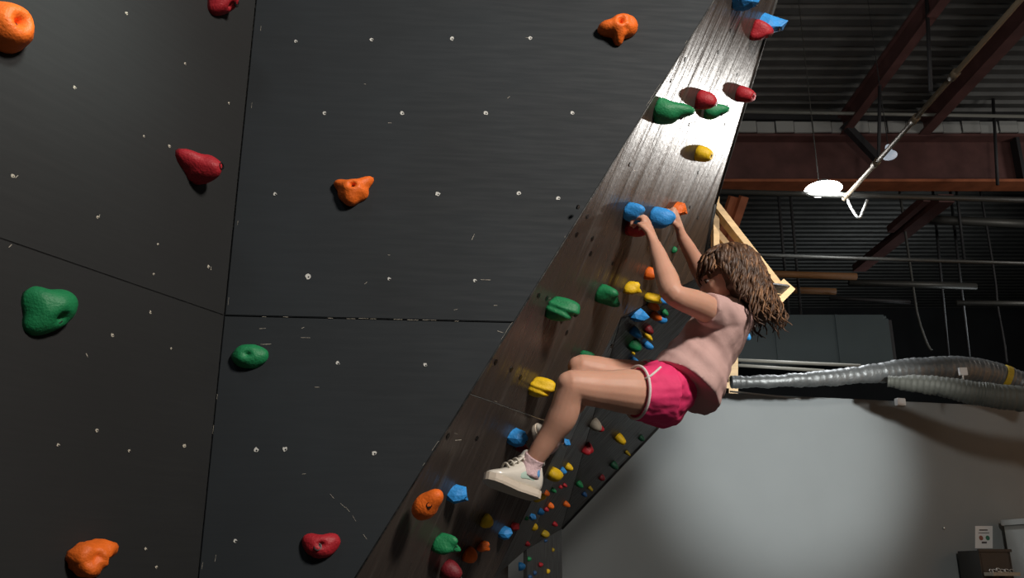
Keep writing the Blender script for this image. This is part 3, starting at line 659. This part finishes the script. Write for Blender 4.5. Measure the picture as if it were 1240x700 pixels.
# overhang
BH = [
 (902, 1, 30, 24, 'blue', 'jug', 'blue hold cut by the top edge, high on the overhang', .8, 0, 1),
 (914, 38, 24, 28, 'red', 'heart', 'red heart-shaped hold high on the overhang beside a blue one', .8, 0, 0),
 (933, 31, 26, 26, 'blue', 'horn', 'faceted blue hold on the top right rim of the overhang', .9, 0, 1),
 (902, 115, 20, 20, 'red', 'disc', 'small red round hold on the right rim of the overhang, in shade', .9, 0, 0),
 (813, 137, 36, 34, 'green', 'wedge', 'large green hold in the bright white light patch', .9, 0, 0),
 (847, 120, 22, 24, 'red', 'ball', 'red round hold in the bright light patch', .9, 0, 0),
 (866, 135, 22, 24, 'green', 'wedge', 'smaller green hold right of the red one in the light patch', .9, 0, 0),
 (852, 187, 20, 20, 'yellow', 'disc', 'yellow round hold just below the bright light patch', .8, 0, 0),
 (768, 258, 22, 25, 'blue', 'twin', 'blue two-lobed hold above the red hold the left hand reaches', .9, .4, 0),
 (771, 277, 24, 22, 'red', 'ball', 'red round hold under the blue one by the left hand', .9, 0, 0),
 (801, 265, 26, 26, 'blue', 'jug', 'blue jug gripped by the right hand', .9, 0, 0),
 (823, 254, 15, 20, 'orange', 'claw', 'small orange angular hold right of the gripped blue jug', .9, 0, 1),
 (681, 376, 32, 30, 'green', 'ridge', 'ridged green hold, left of the two on the middle of the overhang', .95, .3, 0),
 (736, 358, 25, 26, 'green', 'twin', 'green double-lobed hold, right of the ridged green one', .9, .6, 0),
 (766, 349, 17, 18, 'yellow', 'claw', 'small yellow pronged hold above the blue triangular one', .9, .2, 0),
 (788, 332, 13, 17, 'orange', 'ball', 'small orange round hold, highest of the dense column near the left arm', .9, 0, 0),
 (711, 432, 16, 14, 'green', 'jug', 'green hold showing just above the bent right knee', .9, 0, 0),
 (656, 470, 27, 24, 'yellow', 'ridge', 'big yellow hold left of the bent left knee', .85, .5, 0),
 (627, 531, 20, 22, 'blue', 'chip', 'blue blocky hold under the tip of the right shoe', .9, 0, 1),
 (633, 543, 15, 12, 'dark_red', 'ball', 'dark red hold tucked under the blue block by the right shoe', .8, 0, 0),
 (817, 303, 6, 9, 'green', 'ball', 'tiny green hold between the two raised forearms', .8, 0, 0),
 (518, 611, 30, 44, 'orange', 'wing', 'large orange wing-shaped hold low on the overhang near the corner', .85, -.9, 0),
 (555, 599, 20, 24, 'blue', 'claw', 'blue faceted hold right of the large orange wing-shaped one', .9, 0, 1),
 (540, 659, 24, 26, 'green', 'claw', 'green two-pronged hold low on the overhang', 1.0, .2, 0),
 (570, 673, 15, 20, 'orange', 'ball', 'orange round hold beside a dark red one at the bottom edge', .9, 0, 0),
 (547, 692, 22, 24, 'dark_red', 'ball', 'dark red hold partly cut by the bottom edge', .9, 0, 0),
 (590, 632, 13, 18, 'yellow', 'ball', 'yellow hold below the left shoe, above a small orange one', .9, 0, 0),
 (586, 662, 12, 15, 'orange', 'claw', 'small orange hold directly below the lone yellow one', .9, 0, 0),
 (612, 646, 13, 16, 'blue', 'chip', 'light blue blocky hold beside a red one below the left shoe', .9, 0, 1),
 (624, 638, 10, 11, 'red', 'chip', 'small red hold touching the light blue blocky one', .9, 0, 1),
 # far facets
 (791, 361, 20, 14, 'yellow', 'claw', 'yellow knobbly hold in the dense column below the left forearm', .8, 0, 0),
 (804, 365, 12, 11, 'blue', 'horn', 'small blue hold right of the yellow knobbly one', .8, 0, 0),
 (770, 380, 16, 19, 'blue', 'horn', 'blue triangular hold, topmost blue of the left column', .8, 0, 1),
 (791, 371, 15, 10, 'orange', 'jug', 'upper one of two stacked orange holds', .8, 0, 0),
 (790, 380, 15, 10, 'orange', 'jug', 'lower one of two stacked orange holds', .8, 0, 0),
 (803, 377, 9, 8, 'green', 'ball', 'tiny dark green hold right of the stacked orange ones', .8, 0, 0),
 (801, 387, 12, 11, 'blue', 'jug', 'small blue hold under the tiny dark green one', .8, 0, 0),
 (770, 403, 16, 11, 'blue', 'ball', 'flat blue hold between the blue triangle and the green ball', .8, 0, 0),
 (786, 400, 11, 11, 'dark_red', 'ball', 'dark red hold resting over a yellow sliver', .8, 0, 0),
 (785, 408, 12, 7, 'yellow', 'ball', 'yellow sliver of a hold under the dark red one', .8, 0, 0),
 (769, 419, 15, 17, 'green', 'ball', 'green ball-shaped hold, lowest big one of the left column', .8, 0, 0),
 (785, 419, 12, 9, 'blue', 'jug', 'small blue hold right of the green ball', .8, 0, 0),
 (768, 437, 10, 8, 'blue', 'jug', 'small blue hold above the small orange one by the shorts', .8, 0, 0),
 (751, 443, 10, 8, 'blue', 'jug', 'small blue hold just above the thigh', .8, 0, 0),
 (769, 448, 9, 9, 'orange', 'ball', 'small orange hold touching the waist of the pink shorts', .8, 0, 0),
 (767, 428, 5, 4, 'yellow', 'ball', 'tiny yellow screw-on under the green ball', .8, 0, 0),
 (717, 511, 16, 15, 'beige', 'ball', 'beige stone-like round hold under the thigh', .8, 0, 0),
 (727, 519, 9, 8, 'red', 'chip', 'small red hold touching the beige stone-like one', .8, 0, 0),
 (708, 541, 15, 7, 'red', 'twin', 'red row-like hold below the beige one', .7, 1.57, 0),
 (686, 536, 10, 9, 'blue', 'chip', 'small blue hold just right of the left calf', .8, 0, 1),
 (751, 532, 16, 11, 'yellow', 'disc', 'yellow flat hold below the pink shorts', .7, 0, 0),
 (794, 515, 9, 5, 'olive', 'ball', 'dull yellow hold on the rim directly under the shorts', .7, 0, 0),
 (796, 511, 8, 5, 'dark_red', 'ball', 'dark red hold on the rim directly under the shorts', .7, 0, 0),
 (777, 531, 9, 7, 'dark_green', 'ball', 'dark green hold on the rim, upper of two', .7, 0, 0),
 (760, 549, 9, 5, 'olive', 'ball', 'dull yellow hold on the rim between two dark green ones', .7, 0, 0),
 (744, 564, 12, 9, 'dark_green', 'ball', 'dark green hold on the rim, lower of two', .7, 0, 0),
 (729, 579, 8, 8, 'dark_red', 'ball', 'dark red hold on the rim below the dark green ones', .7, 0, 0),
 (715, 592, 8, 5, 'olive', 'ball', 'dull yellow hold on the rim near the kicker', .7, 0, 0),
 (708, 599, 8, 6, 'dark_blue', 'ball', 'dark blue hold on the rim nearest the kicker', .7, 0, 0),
 (702, 587, 11, 8, 'green', 'ball', 'green hold inward of the rim near the kicker', .7, 0, 0),
 (666, 572, 18, 17, 'yellow', 'chip', 'bulky yellow hold right of the left ankle', .8, 0, 0),
 (679, 569, 9, 9, 'blue', 'ball', 'small blue hold between two yellow ones by the ankle', .8, 0, 0),
 (689, 566, 10, 9, 'yellow', 'ball', 'smaller yellow hold right of the blue one by the ankle', .8, 0, 0),
 (684, 588, 6, 5, 'red', 'ball', 'right one of two tiny red holds behind the shoe heel', .8, 0, 0),
 (679, 590, 5, 5, 'red', 'ball', 'left one of two tiny red holds behind the shoe heel', .8, 0, 0),
 (670, 594, 8, 6, 'green', 'ball', 'tiny green hold left of the two tiny red ones', .8, 0, 0),
 (662, 598, 7, 8, 'orange', 'ball', 'tiny orange hold between green and yellow behind the heel', .8, 0, 0),
 (653, 603, 12, 13, 'yellow', 'horn', 'yellow hold touching the heel of the left shoe', .8, 0, 0),
 (686, 611, 9, 7, 'orange', 'ball', 'orange hold near the foot of the rim', .8, 0, 0),
 (667, 613, 8, 8, 'orange', 'ball', 'bright orange hold, top of the diagonal chain of four', .8, 0, 0),
 (660, 616, 6, 6, 'red', 'ball', 'pinkish red hold, second of the diagonal chain of four', .8, 0, 0),
 (655, 620, 8, 8, 'blue', 'ball', 'blue hold, third of the diagonal chain', .8, 0, 0),
 (645, 626, 9, 8, 'blue', 'chip', 'blue blocky hold, lowest blue of the diagonal chain', .8, 0, 1),
 (638, 628, 5, 5, 'green', 'ball', 'tiny green hold at the lower end of the diagonal chain', .8, 0, 0),
 (672, 635, 8, 6, 'red', 'ball', 'orange-red hold near the top right of the kicker', .7, 0, 0),
 (648, 639, 7, 9, 'yellow', 'ball', 'yellow upright hold above the kicker', .7, 0, 0),
 (660, 647, 11, 9, 'olive', 'chip', 'dull yellow wedge hold on top of the kicker', .7, 0, 0),
 (661, 655, 5, 4, 'dark_blue', 'ball', 'tiny dark blue hold below the dull yellow wedge', .7, 0, 0),
 (639, 659, 7, 6, 'red', 'ball', 'red hold at the left corner of the kicker', .7, 0, 0),
 (670, 666, 4, 5, 'olive', 'ball', 'tiny dull yellow hold at the right of the kicker', .7, 0, 0),
 (641, 677, 6, 6, 'green', 'ball', 'green hold on the kicker above a light blue one', .7, 0, 0),
 (631, 686, 10, 10, 'blue', 'ball', 'round light blue hold at the bottom left of the kicker', .7, 0, 0),
 (655, 684, 6, 6, 'red', 'ball', 'red hold in the middle of the kicker', .7, 0, 0),
 (664, 692, 5, 6, 'yellow', 'ball', 'yellow hold at the bottom right of the kicker', .7, 0, 0),
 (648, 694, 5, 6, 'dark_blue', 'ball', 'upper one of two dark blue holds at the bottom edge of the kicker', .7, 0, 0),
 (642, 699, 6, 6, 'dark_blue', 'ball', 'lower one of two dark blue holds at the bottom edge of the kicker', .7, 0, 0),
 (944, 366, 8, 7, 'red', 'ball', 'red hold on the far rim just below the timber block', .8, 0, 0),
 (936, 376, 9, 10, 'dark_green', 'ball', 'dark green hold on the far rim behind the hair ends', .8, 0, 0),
 (903, 407, 12, 12, 'blue', 'ball', 'blue hold on the far rim behind the back of the shirt', .8, 0, 0),
]
for x, y, w, hh, c, s, lab, dp, rot, flat in BH:
    hold(x, y, w, hh, c, s, lab, dp, rot, bool(flat), bolt=(.1, .0, .12) if max(w, hh) >= 19 else None)

# ------------------------------------------------------------------ the climber
G = empty('person', at(800, 480, 2.7)); G.location.z = 0; G.location = at(800, 480, 2.7)
tag(G, 'girl in dusty pink shirt and bright pink shorts hanging from the overhang by both hands', 'person')
def P3(x, y, Y): return at(x, y, Y)
YH = 2.70
# joints
shL, elL, wrL = P3(872, 379, 2.60), P3(815, 357, 2.49), P3(793, 297, 2.58)
shR, elR, wrR = P3(884, 362, 2.84), P3(859, 346, 2.93), P3(826, 287, 2.83)
neck0, neck1 = P3(888, 376, 2.73), P3(883, 348, 2.73)
hipL, knL, anL = P3(800, 478, 2.63), P3(694, 468, 2.52), P3(641, 566, 2.60)
hipR, knR, anR = P3(802, 470, 2.78), P3(706, 448, 2.68), P3(666, 534, 2.655)
body = bmesh.new()
def limb(pts, rad, **k): loft(body, pts, rad, 18, 5, **k)
# arms
limb([shL + Vector((.02, .03, -.01)), shL.lerp(elL, .45), elL + Vector((.004, 0, .0)), elL.lerp(wrL, .3), elL.lerp(wrL, .7), wrL], [.043, .040, .033, .034, .026, .0195])
limb([shR, shR.lerp(elR, .5), elR, elR.lerp(wrR, .3), elR.lerp(wrR, .7), wrR], [.042, .038, .032, .033, .025, .0195])
# legs
def leg(hip, kn, an, fore):
    mid = hip.lerp(kn, .5)
    limb([hip.lerp(kn, .12), hip.lerp(kn, .35), hip.lerp(kn, .75), kn + Vector((-.0, 0, .003))], [.064, .066, .053, .045])
    dn = (an - kn); back = Vector((.012, 0, -.006))
    limb([kn + Vector((0, 0, .0)), kn + dn * .15 + back * .3, kn + dn * .35 + back, kn + dn * .65 + back * .5, an], [.043, .041, .043, .032, .025])
    ell(body, kn + Vector((-.013, -.004, .008)), .034, .034, .034)
    ell(body, an, .028, .028, .028)
leg(hipL, knL, anL, 1); leg(hipR, knR, anR, 1)
# torso and neck
limb([P3(806, 472, 2.70), P3(835, 438, 2.71), P3(862, 405, 2.72), P3(880, 385, 2.73)], [.070, .070, .076, .063], side=(0, 1, 0), ratio=[1.25, 1.15, 1.3, 1.5])
limb([neck0, neck1], [.036, .034])
ell(body, shL + Vector((.012, .03, 0)), .046, .046, .046)
# head: forward, up, left axes
hf = n_((-.96, .17, -.16)); hu = n_((.0, 0, 1)); hl = hu.cross(hf).normalized(); hu = hf.cross(hl).normalized()
HC_ = P3(881, 336, 2.72)
RH = Matrix((hf, hl, hu)).transposed()
def hp(f, l, u): return HC_ + hf * f + hl * l + hu * u
ell(body, hp(-.006, 0, .018), .083, .068, .073, RH)        # cranium
ell(body, hp(.030, 0, -.022), .049, .053, .055, RH)        # face
ell(body, hp(.036, 0, -.056), .032, .032, .026, RH)        # jaw and chin
ell(body, hp(.058, 0, -.064), .013, .014, .011, RH)        # chin tip
for s in (-1, 1): ell(body, hp(.047, s * .028, -.026), .022, .019, .02, RH)   # cheeks
ell(body, hp(.061, 0, .010), .018, .04, .02, RH)           # brow
loft(body, [hp(.068, 0, .000), hp(.080, 0, -.016), hp(.086, 0, -.025)], [.006, .008, .0095], 12, 3)   # nose
for s in (-1, 1): ell(body, hp(.078, s * .008, -.028), .007, .006, .005, RH)
ell(body, hp(.074, 0, -.041), .008, .015, .005, RH); ell(body, hp(.072, 0, -.049), .008, .013, .005, RH)
for s in (-1, 1):
    ell(body, hp(-.004, s * .068, -.012), .014, .006, .02, RH)
# hands: palm, four fingers, thumb
def hand(wr, kn_c, curl, across, thumb_side, s=1.):
    d = (kn_c - wr).normalized(); a = (across - d * across.dot(d)).normalized(); c = (curl - a * curl.dot(a)).normalized()
    loft(body, [wr, wr.lerp(kn_c, .4), kn_c], [.019, .024, .026], 14, 4, side=tuple(c), ratio=[.9, .62, .50])
    tips = []
    for i, L in enumerate((.9, 1.05, 1.0, .8)):
        b0 = kn_c + a * (-.021 + i * .014) * s + d * (-.004 if i in (0, 3) else .002)
        p1 = b0 + (d * .55 + c * .75).normalized() * .022 * L; p2 = p1 + (d * -.15 + c * 1).normalized() * .019 * L; p3 = p2 + (d * -.75 + c * .7).normalized() * .015 * L
        loft(body, [b0 - d * .012, b0, p1, p2, p3], [.0075, .0082, .0075, .0068, .0056], 10, 4)
        tips.append((p2, p3))
    tb = wr.lerp(kn_c, .45) + a * thumb_side * .018
    t1 = tb + (a * thumb_side * .5 + d * .9 + c * .4).normalized() * .024; t2 = t1 + (d * .9 + c * .6 - a * thumb_side * .1).normalized() * .020
    loft(body, [tb - a * thumb_side * .008, tb, t1, t2], [.011, .0105, .0088, .0068], 10, 4)
    return tips, a, c
knkL = P3(782, 268, 2.62); knkR = P3(817, 259, 2.80)
tipsL, _, _ = hand(wrL, knkL, Vector((-.75, .55, -.05)), Vector((.45, .8, .15)), -1)
tipsR, _, _ = hand(wrR, knkR, Vector((-.85, .35, -.05)), Vector((.35, .9, .1)), -1)
body = fuse(body, .0036, 4)
mk_local('body', body, M['skin'], G, True)
# eyes, brows, lips
for s in (-1, 1):
    bm = bmesh.new(); ell(bm, hp(.0630, s * .026, -.008), .0095, .011, .0060, RH); e = mk_local('eye', bm, M['eye_white'], G, True)
    bm = bmesh.new(); ell(bm, hp(.0705, s * .027, -.0085), .0035, .0058, .0056, RH); mk_local('iris', bm, M['iris'], G, True)
    bm = bmesh.new(); loft(bm, [hp(.072, s * .015, -.003), hp(.0745, s * .026, -.0005), hp(.067, s * .039, -.005)], [.0013, .002, .0013], 8, 4); mk_local('eyelash', bm, M['hair'], G, True)
    bm = bmesh.new(); loft(bm, [hp(.077, s * .014, .012), hp(.076, s * .028, .016), hp(.066, s * .042, .011)], [.0015, .0026, .0015], 8, 4); mk_local('eyebrow', bm, M['hair'], G, True)
bm = bmesh.new(); loft(bm, [hp(.074, -.013, -.046), hp(.081, 0, -.0435), hp(.074, .013, -.046)], [.002, .0036, .002], 8, 4)
loft(bm, [hp(.073, -.011, -.047), hp(.079, 0, -.0505), hp(.073, .011, -.047)], [.002, .0038, .002], 8, 4); mk_local('lips', bm, M['lip'], G, True)

# hair: cap plus wavy locks
random.seed(11)
cap = bmesh.new()
ell(cap, hp(-.012, 0, .026), .090, .077, .074, RH)
ell(cap, hp(-.035, 0, -.02), .068, .078, .07, RH)
loft(cap, [hp(-.04, 0, .02), hp(-.060, 0, -.06), hp(-.068, 0, -.125)], [.07, .066, .045], 18, 4, side=tuple(hl), ratio=[1, 1.05, 1.1])
cap = fuse(cap, .005, 3)
for v in cap.verts:
    nn = noise.noise(v.co * 38) * .006 + noise.noise(Vector((v.co.x * 90, v.co.y * 90, v.co.z * 22))) * .004; v.co += v.normal * nn
hair = mk_local('hair', cap, M['hair'], G, True)
def locks(count, m, seed, rmin, rmax):
    random.seed(seed); bm = bmesh.new()
    for k in range(count):
        phi = random.uniform(-math.pi, math.pi); th = random.uniform(.02, 1.15)     # start on the crown
        f0, l0, u0 = math.sin(th) * math.cos(phi), math.sin(th) * math.sin(phi), math.cos(th)
        p = Vector((-.012 + .088 * f0, .076 * l0, .026 + .072 * u0))
        side = math.atan2(l0, f0)                     # 0 = forehead
        front = abs(side) < 1.1
        L = random.uniform(.035, .062) if front else random.uniform(.20, .285)
        if abs(side) < 1.6 and not front: L = random.uniform(.13, .20)
        ph = random.uniform(0, 6.28); fr = random.uniform(48, 85); am = random.uniform(.006, .012)
        out = Vector((f0, l0, 0)); out = out.normalized() if out.length > .05 else Vector((-1, 0, 0))
        if not front and abs(side) < 1.5: out = Vector((-.5, math.copysign(1, l0), 0)).normalized()
        pts = []; rad = []; n = 20; cur = p.copy(); r0 = random.uniform(rmin, rmax)
        for i in range(n):
            t = i / (n - 1); s = t * L
            pts.append(cur + out.cross(Vector((0, 0, 1))) * math.sin(fr * s + ph) * am * (.25 + t) + out * math.cos(fr * s + ph) * am * (.25 + t))
            rad.append(r0 * (1 - .75 * t ** 2.5) * (.5 + .5 * min(1, t * 6)))
            # step: slide down over the skull ellipsoid, then fall and lean back
            q = Vector(((cur.x + .012) / .090, cur.y / .079, (cur.z - .026) / .076)); nrm = Vector((q.x / .090, q.y / .079, q.z / .076)).normalized()
            down = (Vector((-.12, 0, -1)) if not front else Vector((.05, out.y * .5, -1)))
            if cur.z < -.02: down = Vector((-.06, out.y * .18, -1)) + out * .09
            if q.length < 1.06 and cur.z > -.045:
                stp = down - nrm * down.dot(nrm) if down.dot(nrm) < 0 else down
                if stp.length < .2: stp = out * .7 + Vector((0, 0, -.3))
            else: stp = down
            if i == 0: stp = stp.normalized() + out * .5
            cur = cur + stp.normalized() * (L / (n - 1))
            q = Vector(((cur.x + .012) / .090, cur.y / .079, (cur.z - .026) / .076))
            if q.length < 1.0 and cur.z > -.04:
                q.normalize(); cur = Vector((q.x * .092 - .012, q.y * .081, q.z * .078 + .026))
            lim = .066 if cur.z > -.06 else .05
            if cur.z < -.01 and cur.x > -.005 and not front: cur.x -= .006
        loft(bm, [hp(*q) for q in pts], rad, 6, 1, caps=False)
    return mk_local('hair_lock', bm, m, hair if False else G, True)
tag(locks(480, M['hair'], 21, .0034, .0066), kind='stuff'); tag(locks(230, M['hair_light'], 22, .0028, .0052), kind='stuff')

# shirt
sh = bmesh.new()
loft(sh, [P3(826, 471, 2.69), P3(836, 455, 2.70), P3(850, 428, 2.715), P3(868, 402, 2.72), P3(883, 384, 2.73), P3(889, 372, 2.73)],
     [.121, .112, .094, .088, .070, .040], 28, 5, side=(0, 1, 0), ratio=[1.08, 1.1, 1.2, 1.45, 1.75, 1.25], caps=False)
def sleeve(sh_, el, r0, r1, t):
    e = sh_.lerp(el, t); loft(sh, [sh_.lerp(el, -.35), sh_, e], [r0 * .9, r0, r1], 20, 4, caps=False)
sleeve(shL + Vector((.006, .01, 0)), elL, .048, .049, .30); sleeve(shR, elR, .052, .05, .35)
sh = fuse(sh, .0045, 5); sh.normal_update()
ax = (P3(889, 372, 2.73) - P3(812, 463, 2.7)).normalized()
for v in sh.verts:
    q = v.co; u = q.dot(ax); w_ = (q - ax * u)
    k = noise.noise(Vector((u * 34 + w_.x * 9, w_.y * 9, w_.z * 9))) * .0065 + noise.noise(Vector((u * 12, w_.x * 26, w_.y * 22))) * .006
    k *= 1.25
    v.co += v.normal * k
bmesh.ops.smooth_vert(sh, verts=sh.verts, factor=.4, use_axis_x=True, use_axis_y=True, use_axis_z=True)
shirt = mk_local('shirt', sh, M['shirt'], G, True)
def ring_tube(c, axis, r, tube, name, m, par, sq=1., sidev=(0, 1, 0), a0=0, a1=2 * math.pi, n=36):
    axis = axis.normalized(); x = Vector(sidev); x = (x - axis * x.dot(axis)).normalized(); y = axis.cross(x)
    bm = bmesh.new(); loft(bm, [c + x * math.cos(a0 + (a1 - a0) * k / n) * r * sq + y * math.sin(a0 + (a1 - a0) * k / n) * r for k in range(n + 1)], [tube] * (n + 1), 8, 1, caps=False)
    return mk_local(name, bm, m, par, True)
# shorts: seat and two leg tubes
so = bmesh.new()
loft(so, [P3(822, 455, 2.70), P3(808, 470, 2.70), P3(800, 484, 2.70)], [.076, .095, .088], 26, 5, side=(0, 1, 0), ratio=[1.3, 1.34, 1.3])
loft(so, [hipL + Vector((.02, 0, 0)), hipL.lerp(knL, .28)], [.090, .078], 24, 4, caps=False)
loft(so, [hipR + Vector((.02, 0, 0)), hipR.lerp(knR, .26)], [.078, .072], 24, 4, caps=False)
so = fuse(so, .0045, 5); so.normal_update()
for v in so.verts: v.co += v.normal * (noise.noise(Vector((v.co.x * 20, v.co.y * 12, v.co.z * 34))) * .006 + noise.noise(v.co * 55) * .002)
shorts = mk_local('shorts', so, M['shorts'], G, True)
ring_tube(hipL.lerp(knL, .285), knL - hipL, .0765, .0042, 'hem_piping', M['white_trim'], G)
ring_tube(hipR.lerp(knR, .265), knR - hipR, .0725, .0042, 'hem_piping', M['white_trim'], G)
bv = BVHTree.FromPolygons([v.co + Vector(G.location) for v in shorts.data.vertices], [list(f.vertices) for f in shorts.data.polygons])
pts = []
for i in range(15):
    t = i / 14; x = 774 + 26 * t; y = 462 - 17 * t - 6 * math.sin(t * math.pi) * -0.4
    r = ray(x, y).normalized(); lc, nn, _, _ = bv.ray_cast(O, r)
    if lc: pts.append(lc + nn * .001 if nn.y < 0 else lc - nn * .001)
if len(pts) > 4:
    bm = bmesh.new(); loft(bm, pts, [.0036] * len(pts), 8, 2, caps=False); mk_local('side_stripe', bm, M['white_trim'], G, True)

# shoes
def shoe(toe, heel, ankle, up, s=1.):
    d = (toe - heel); L = d.length; d.normalize(); u = (Vector(up) - d * Vector(up).dot(d)).normalized(); w = d.cross(u)
    def q(a, b, c): return heel + d * (a * L) + w * (b * L) + u * (c * L)
    prof_ = [(0, .13, .0), (.08, .165, .0), (.25, .17, .0), (.45, .165, .0), (.62, .19, .01), (.78, .20, .02), (.9, .165, .035), (.98, .09, .05), (1.0, .03, .055)]
    bm = bmesh.new()
    def ringpts(scale, zoff):
        a = [q(t, b * scale, z + zoff) for t, b, z in prof_]; b_ = [q(t, -b * scale, z + zoff) for t, b, z in prof_][::-1]; return a + b_
    R0 = [bm.verts.new(p) for p in ringpts(1.0, -.02)]; R1 = [bm.verts.new(p) for p in ringpts(1.06, .02)]; R2 = [bm.verts.new(p) for p in ringpts(1.04, .10)]
    for A_, B_ in ((R0, R1), (R1, R2)):
        for k in range(len(A_)): bm.faces.new((A_[k], A_[(k + 1) % len(A_)], B_[(k + 1) % len(A_)], B_[k]))
    bm.faces.new(R0[::-1]); bm.faces.new(R2); bmesh.ops.recalc_face_normals(bm, faces=bm.faces)
    up_ = bmesh.new()
    rings = []
    st = [(-.01, .12, .10, .46), (.06, .155, .08, .60), (.20, .165, .07, .62), (.36, .165, .07, .55), (.5, .17, .07, .44), (.64, .18, .075, .34), (.78, .18, .085, .27), (.9, .14, .10, .22), (.975, .07, .11, .17)]
    for t, b, z0, z1 in st:
        ring = []
        for k in range(16):
            a = k / 16 * 2 * math.pi; ring.append(up_.verts.new(q(t, b * math.copysign(abs(math.cos(a)) ** .8, math.cos(a)) * (1 - .28 * max(0, math.sin(a))), (z0 + z1) / 2 + (z1 - z0) / 2 * math.copysign(abs(math.sin(a)) ** .8, math.sin(a)))))
        rings.append(ring)
    for A_, B_ in zip(rings, rings[1:]):
        for k in range(16): up_.faces.new((A_[k], A_[(k + 1) % 16], B_[(k + 1) % 16], B_[k]))
    up_.faces.new(rings[0][::-1]); up_.faces.new(rings[-1]); bmesh.ops.recalc_face_normals(up_, faces=up_.faces)
    bmesh.ops.subdivide_edges(up_, edges=up_.edges[:], cuts=1, smooth=.6)
    S_ = mk_local('shoe', up_, M['shoe'], G, True)
    def sub(name, b, m, sm=True):
        bmesh.ops.translate(b, verts=b.verts, vec=-Vector(G.location)); return mk(name, b, m, S_, sm)
    sub('sole', bm, M['sole'], False)
    # collar
    cb_ = bmesh.new(); loft(cb_, [q(.12 + .15 * math.cos(a), .12 * math.sin(a), .60 + .03 * math.cos(a)) for a in [k * math.pi / 8 for k in range(17)]], [.03 * L] * 17, 8, 1, caps=False); sub('collar', cb_, M['shoe'])
    tg = bmesh.new(); loft(tg, [q(.55, 0, .42), q(.42, 0, .54), q(.32, 0, .70)], [.02 * L, .03 * L, .03 * L], 12, 4, side=tuple(w), ratio=[4, 3.4, 3]); sub('tongue', tg, M['shoe'])
    for i in range(4):
        t = .42 + i * .085; z = .555 - i * .065
        lb = bmesh.new(); loft(lb, [q(t - .02, .115, z - .04), q(t, .06, z + .02), q(t + .01, 0, z + .03), q(t, -.06, z + .02), q(t - .02, -.115, z - .04)], [.016 * L] * 5, 8, 3); sub('lace', lb, M['lace'])
    # side panel patch
    for sgn in (1, -1):
        pb = bmesh.new(); loft(pb, [q(.18, sgn * .150, .26), q(.3, sgn * .158, .28), q(.42, sgn * .16, .24)], [.05 * L, .07 * L, .05 * L], 12, 4, side=tuple(w), ratio=[.2, .2, .2]); sub('side_patch', pb, M['patch'])
    return S_
def foot(toe, heel, an, up):
    return shoe(toe, heel, an, up)
toeL, heelL = P3(586, 583, 2.52), P3(649, 604, 2.61)
foot(toeL, heelL, anL, (anL - heelL) + Vector((-.2, 0, .9)) * .1)
toeR, heelR = P3(648, 518, 2.775), P3(657, 553, 2.70)
foot(toeR, heelR, anR, Vector((.62, -.75, -.15)))
# socks
def sock(kn, an, heel):
    d = (kn - an).normalized(); bm = bmesh.new()
    loft(bm, [an + d * .035, an + d * .01, an.lerp(heel, .35)], [.030, .031, .034], 20, 4, caps=False)
    bmesh.ops.recalc_face_normals(bm, faces=bm.faces)
    s = mk_local('sock', bm, M['sock'], G, True)
    bb = bmesh.new(); loft(bb, [an.lerp(heel, .15) + Vector((.021, -.012, 0)), an.lerp(heel, .3) + Vector((.024, -.010, -.0))], [.011, .011], 10, 2); bmesh.ops.translate(bb, verts=bb.verts, vec=-Vector(G.location)); mk('blue_patch', bb, M['sock_blue'], s, True)
    bb = bmesh.new(); loft(bb, [an + Vector((-.004, -.026, -.012)), an + Vector((.004, -.0265, -.018))], [.007, .006], 10, 2); bmesh.ops.translate(bb, verts=bb.verts, vec=-Vector(G.location)); mk('orange_patch', bb, M['sock_orange'], s, True)
    return s
sock(knL, anL, heelL.lerp(toeL, .25)); sock(knR, anR, heelR.lerp(toeR, .25))
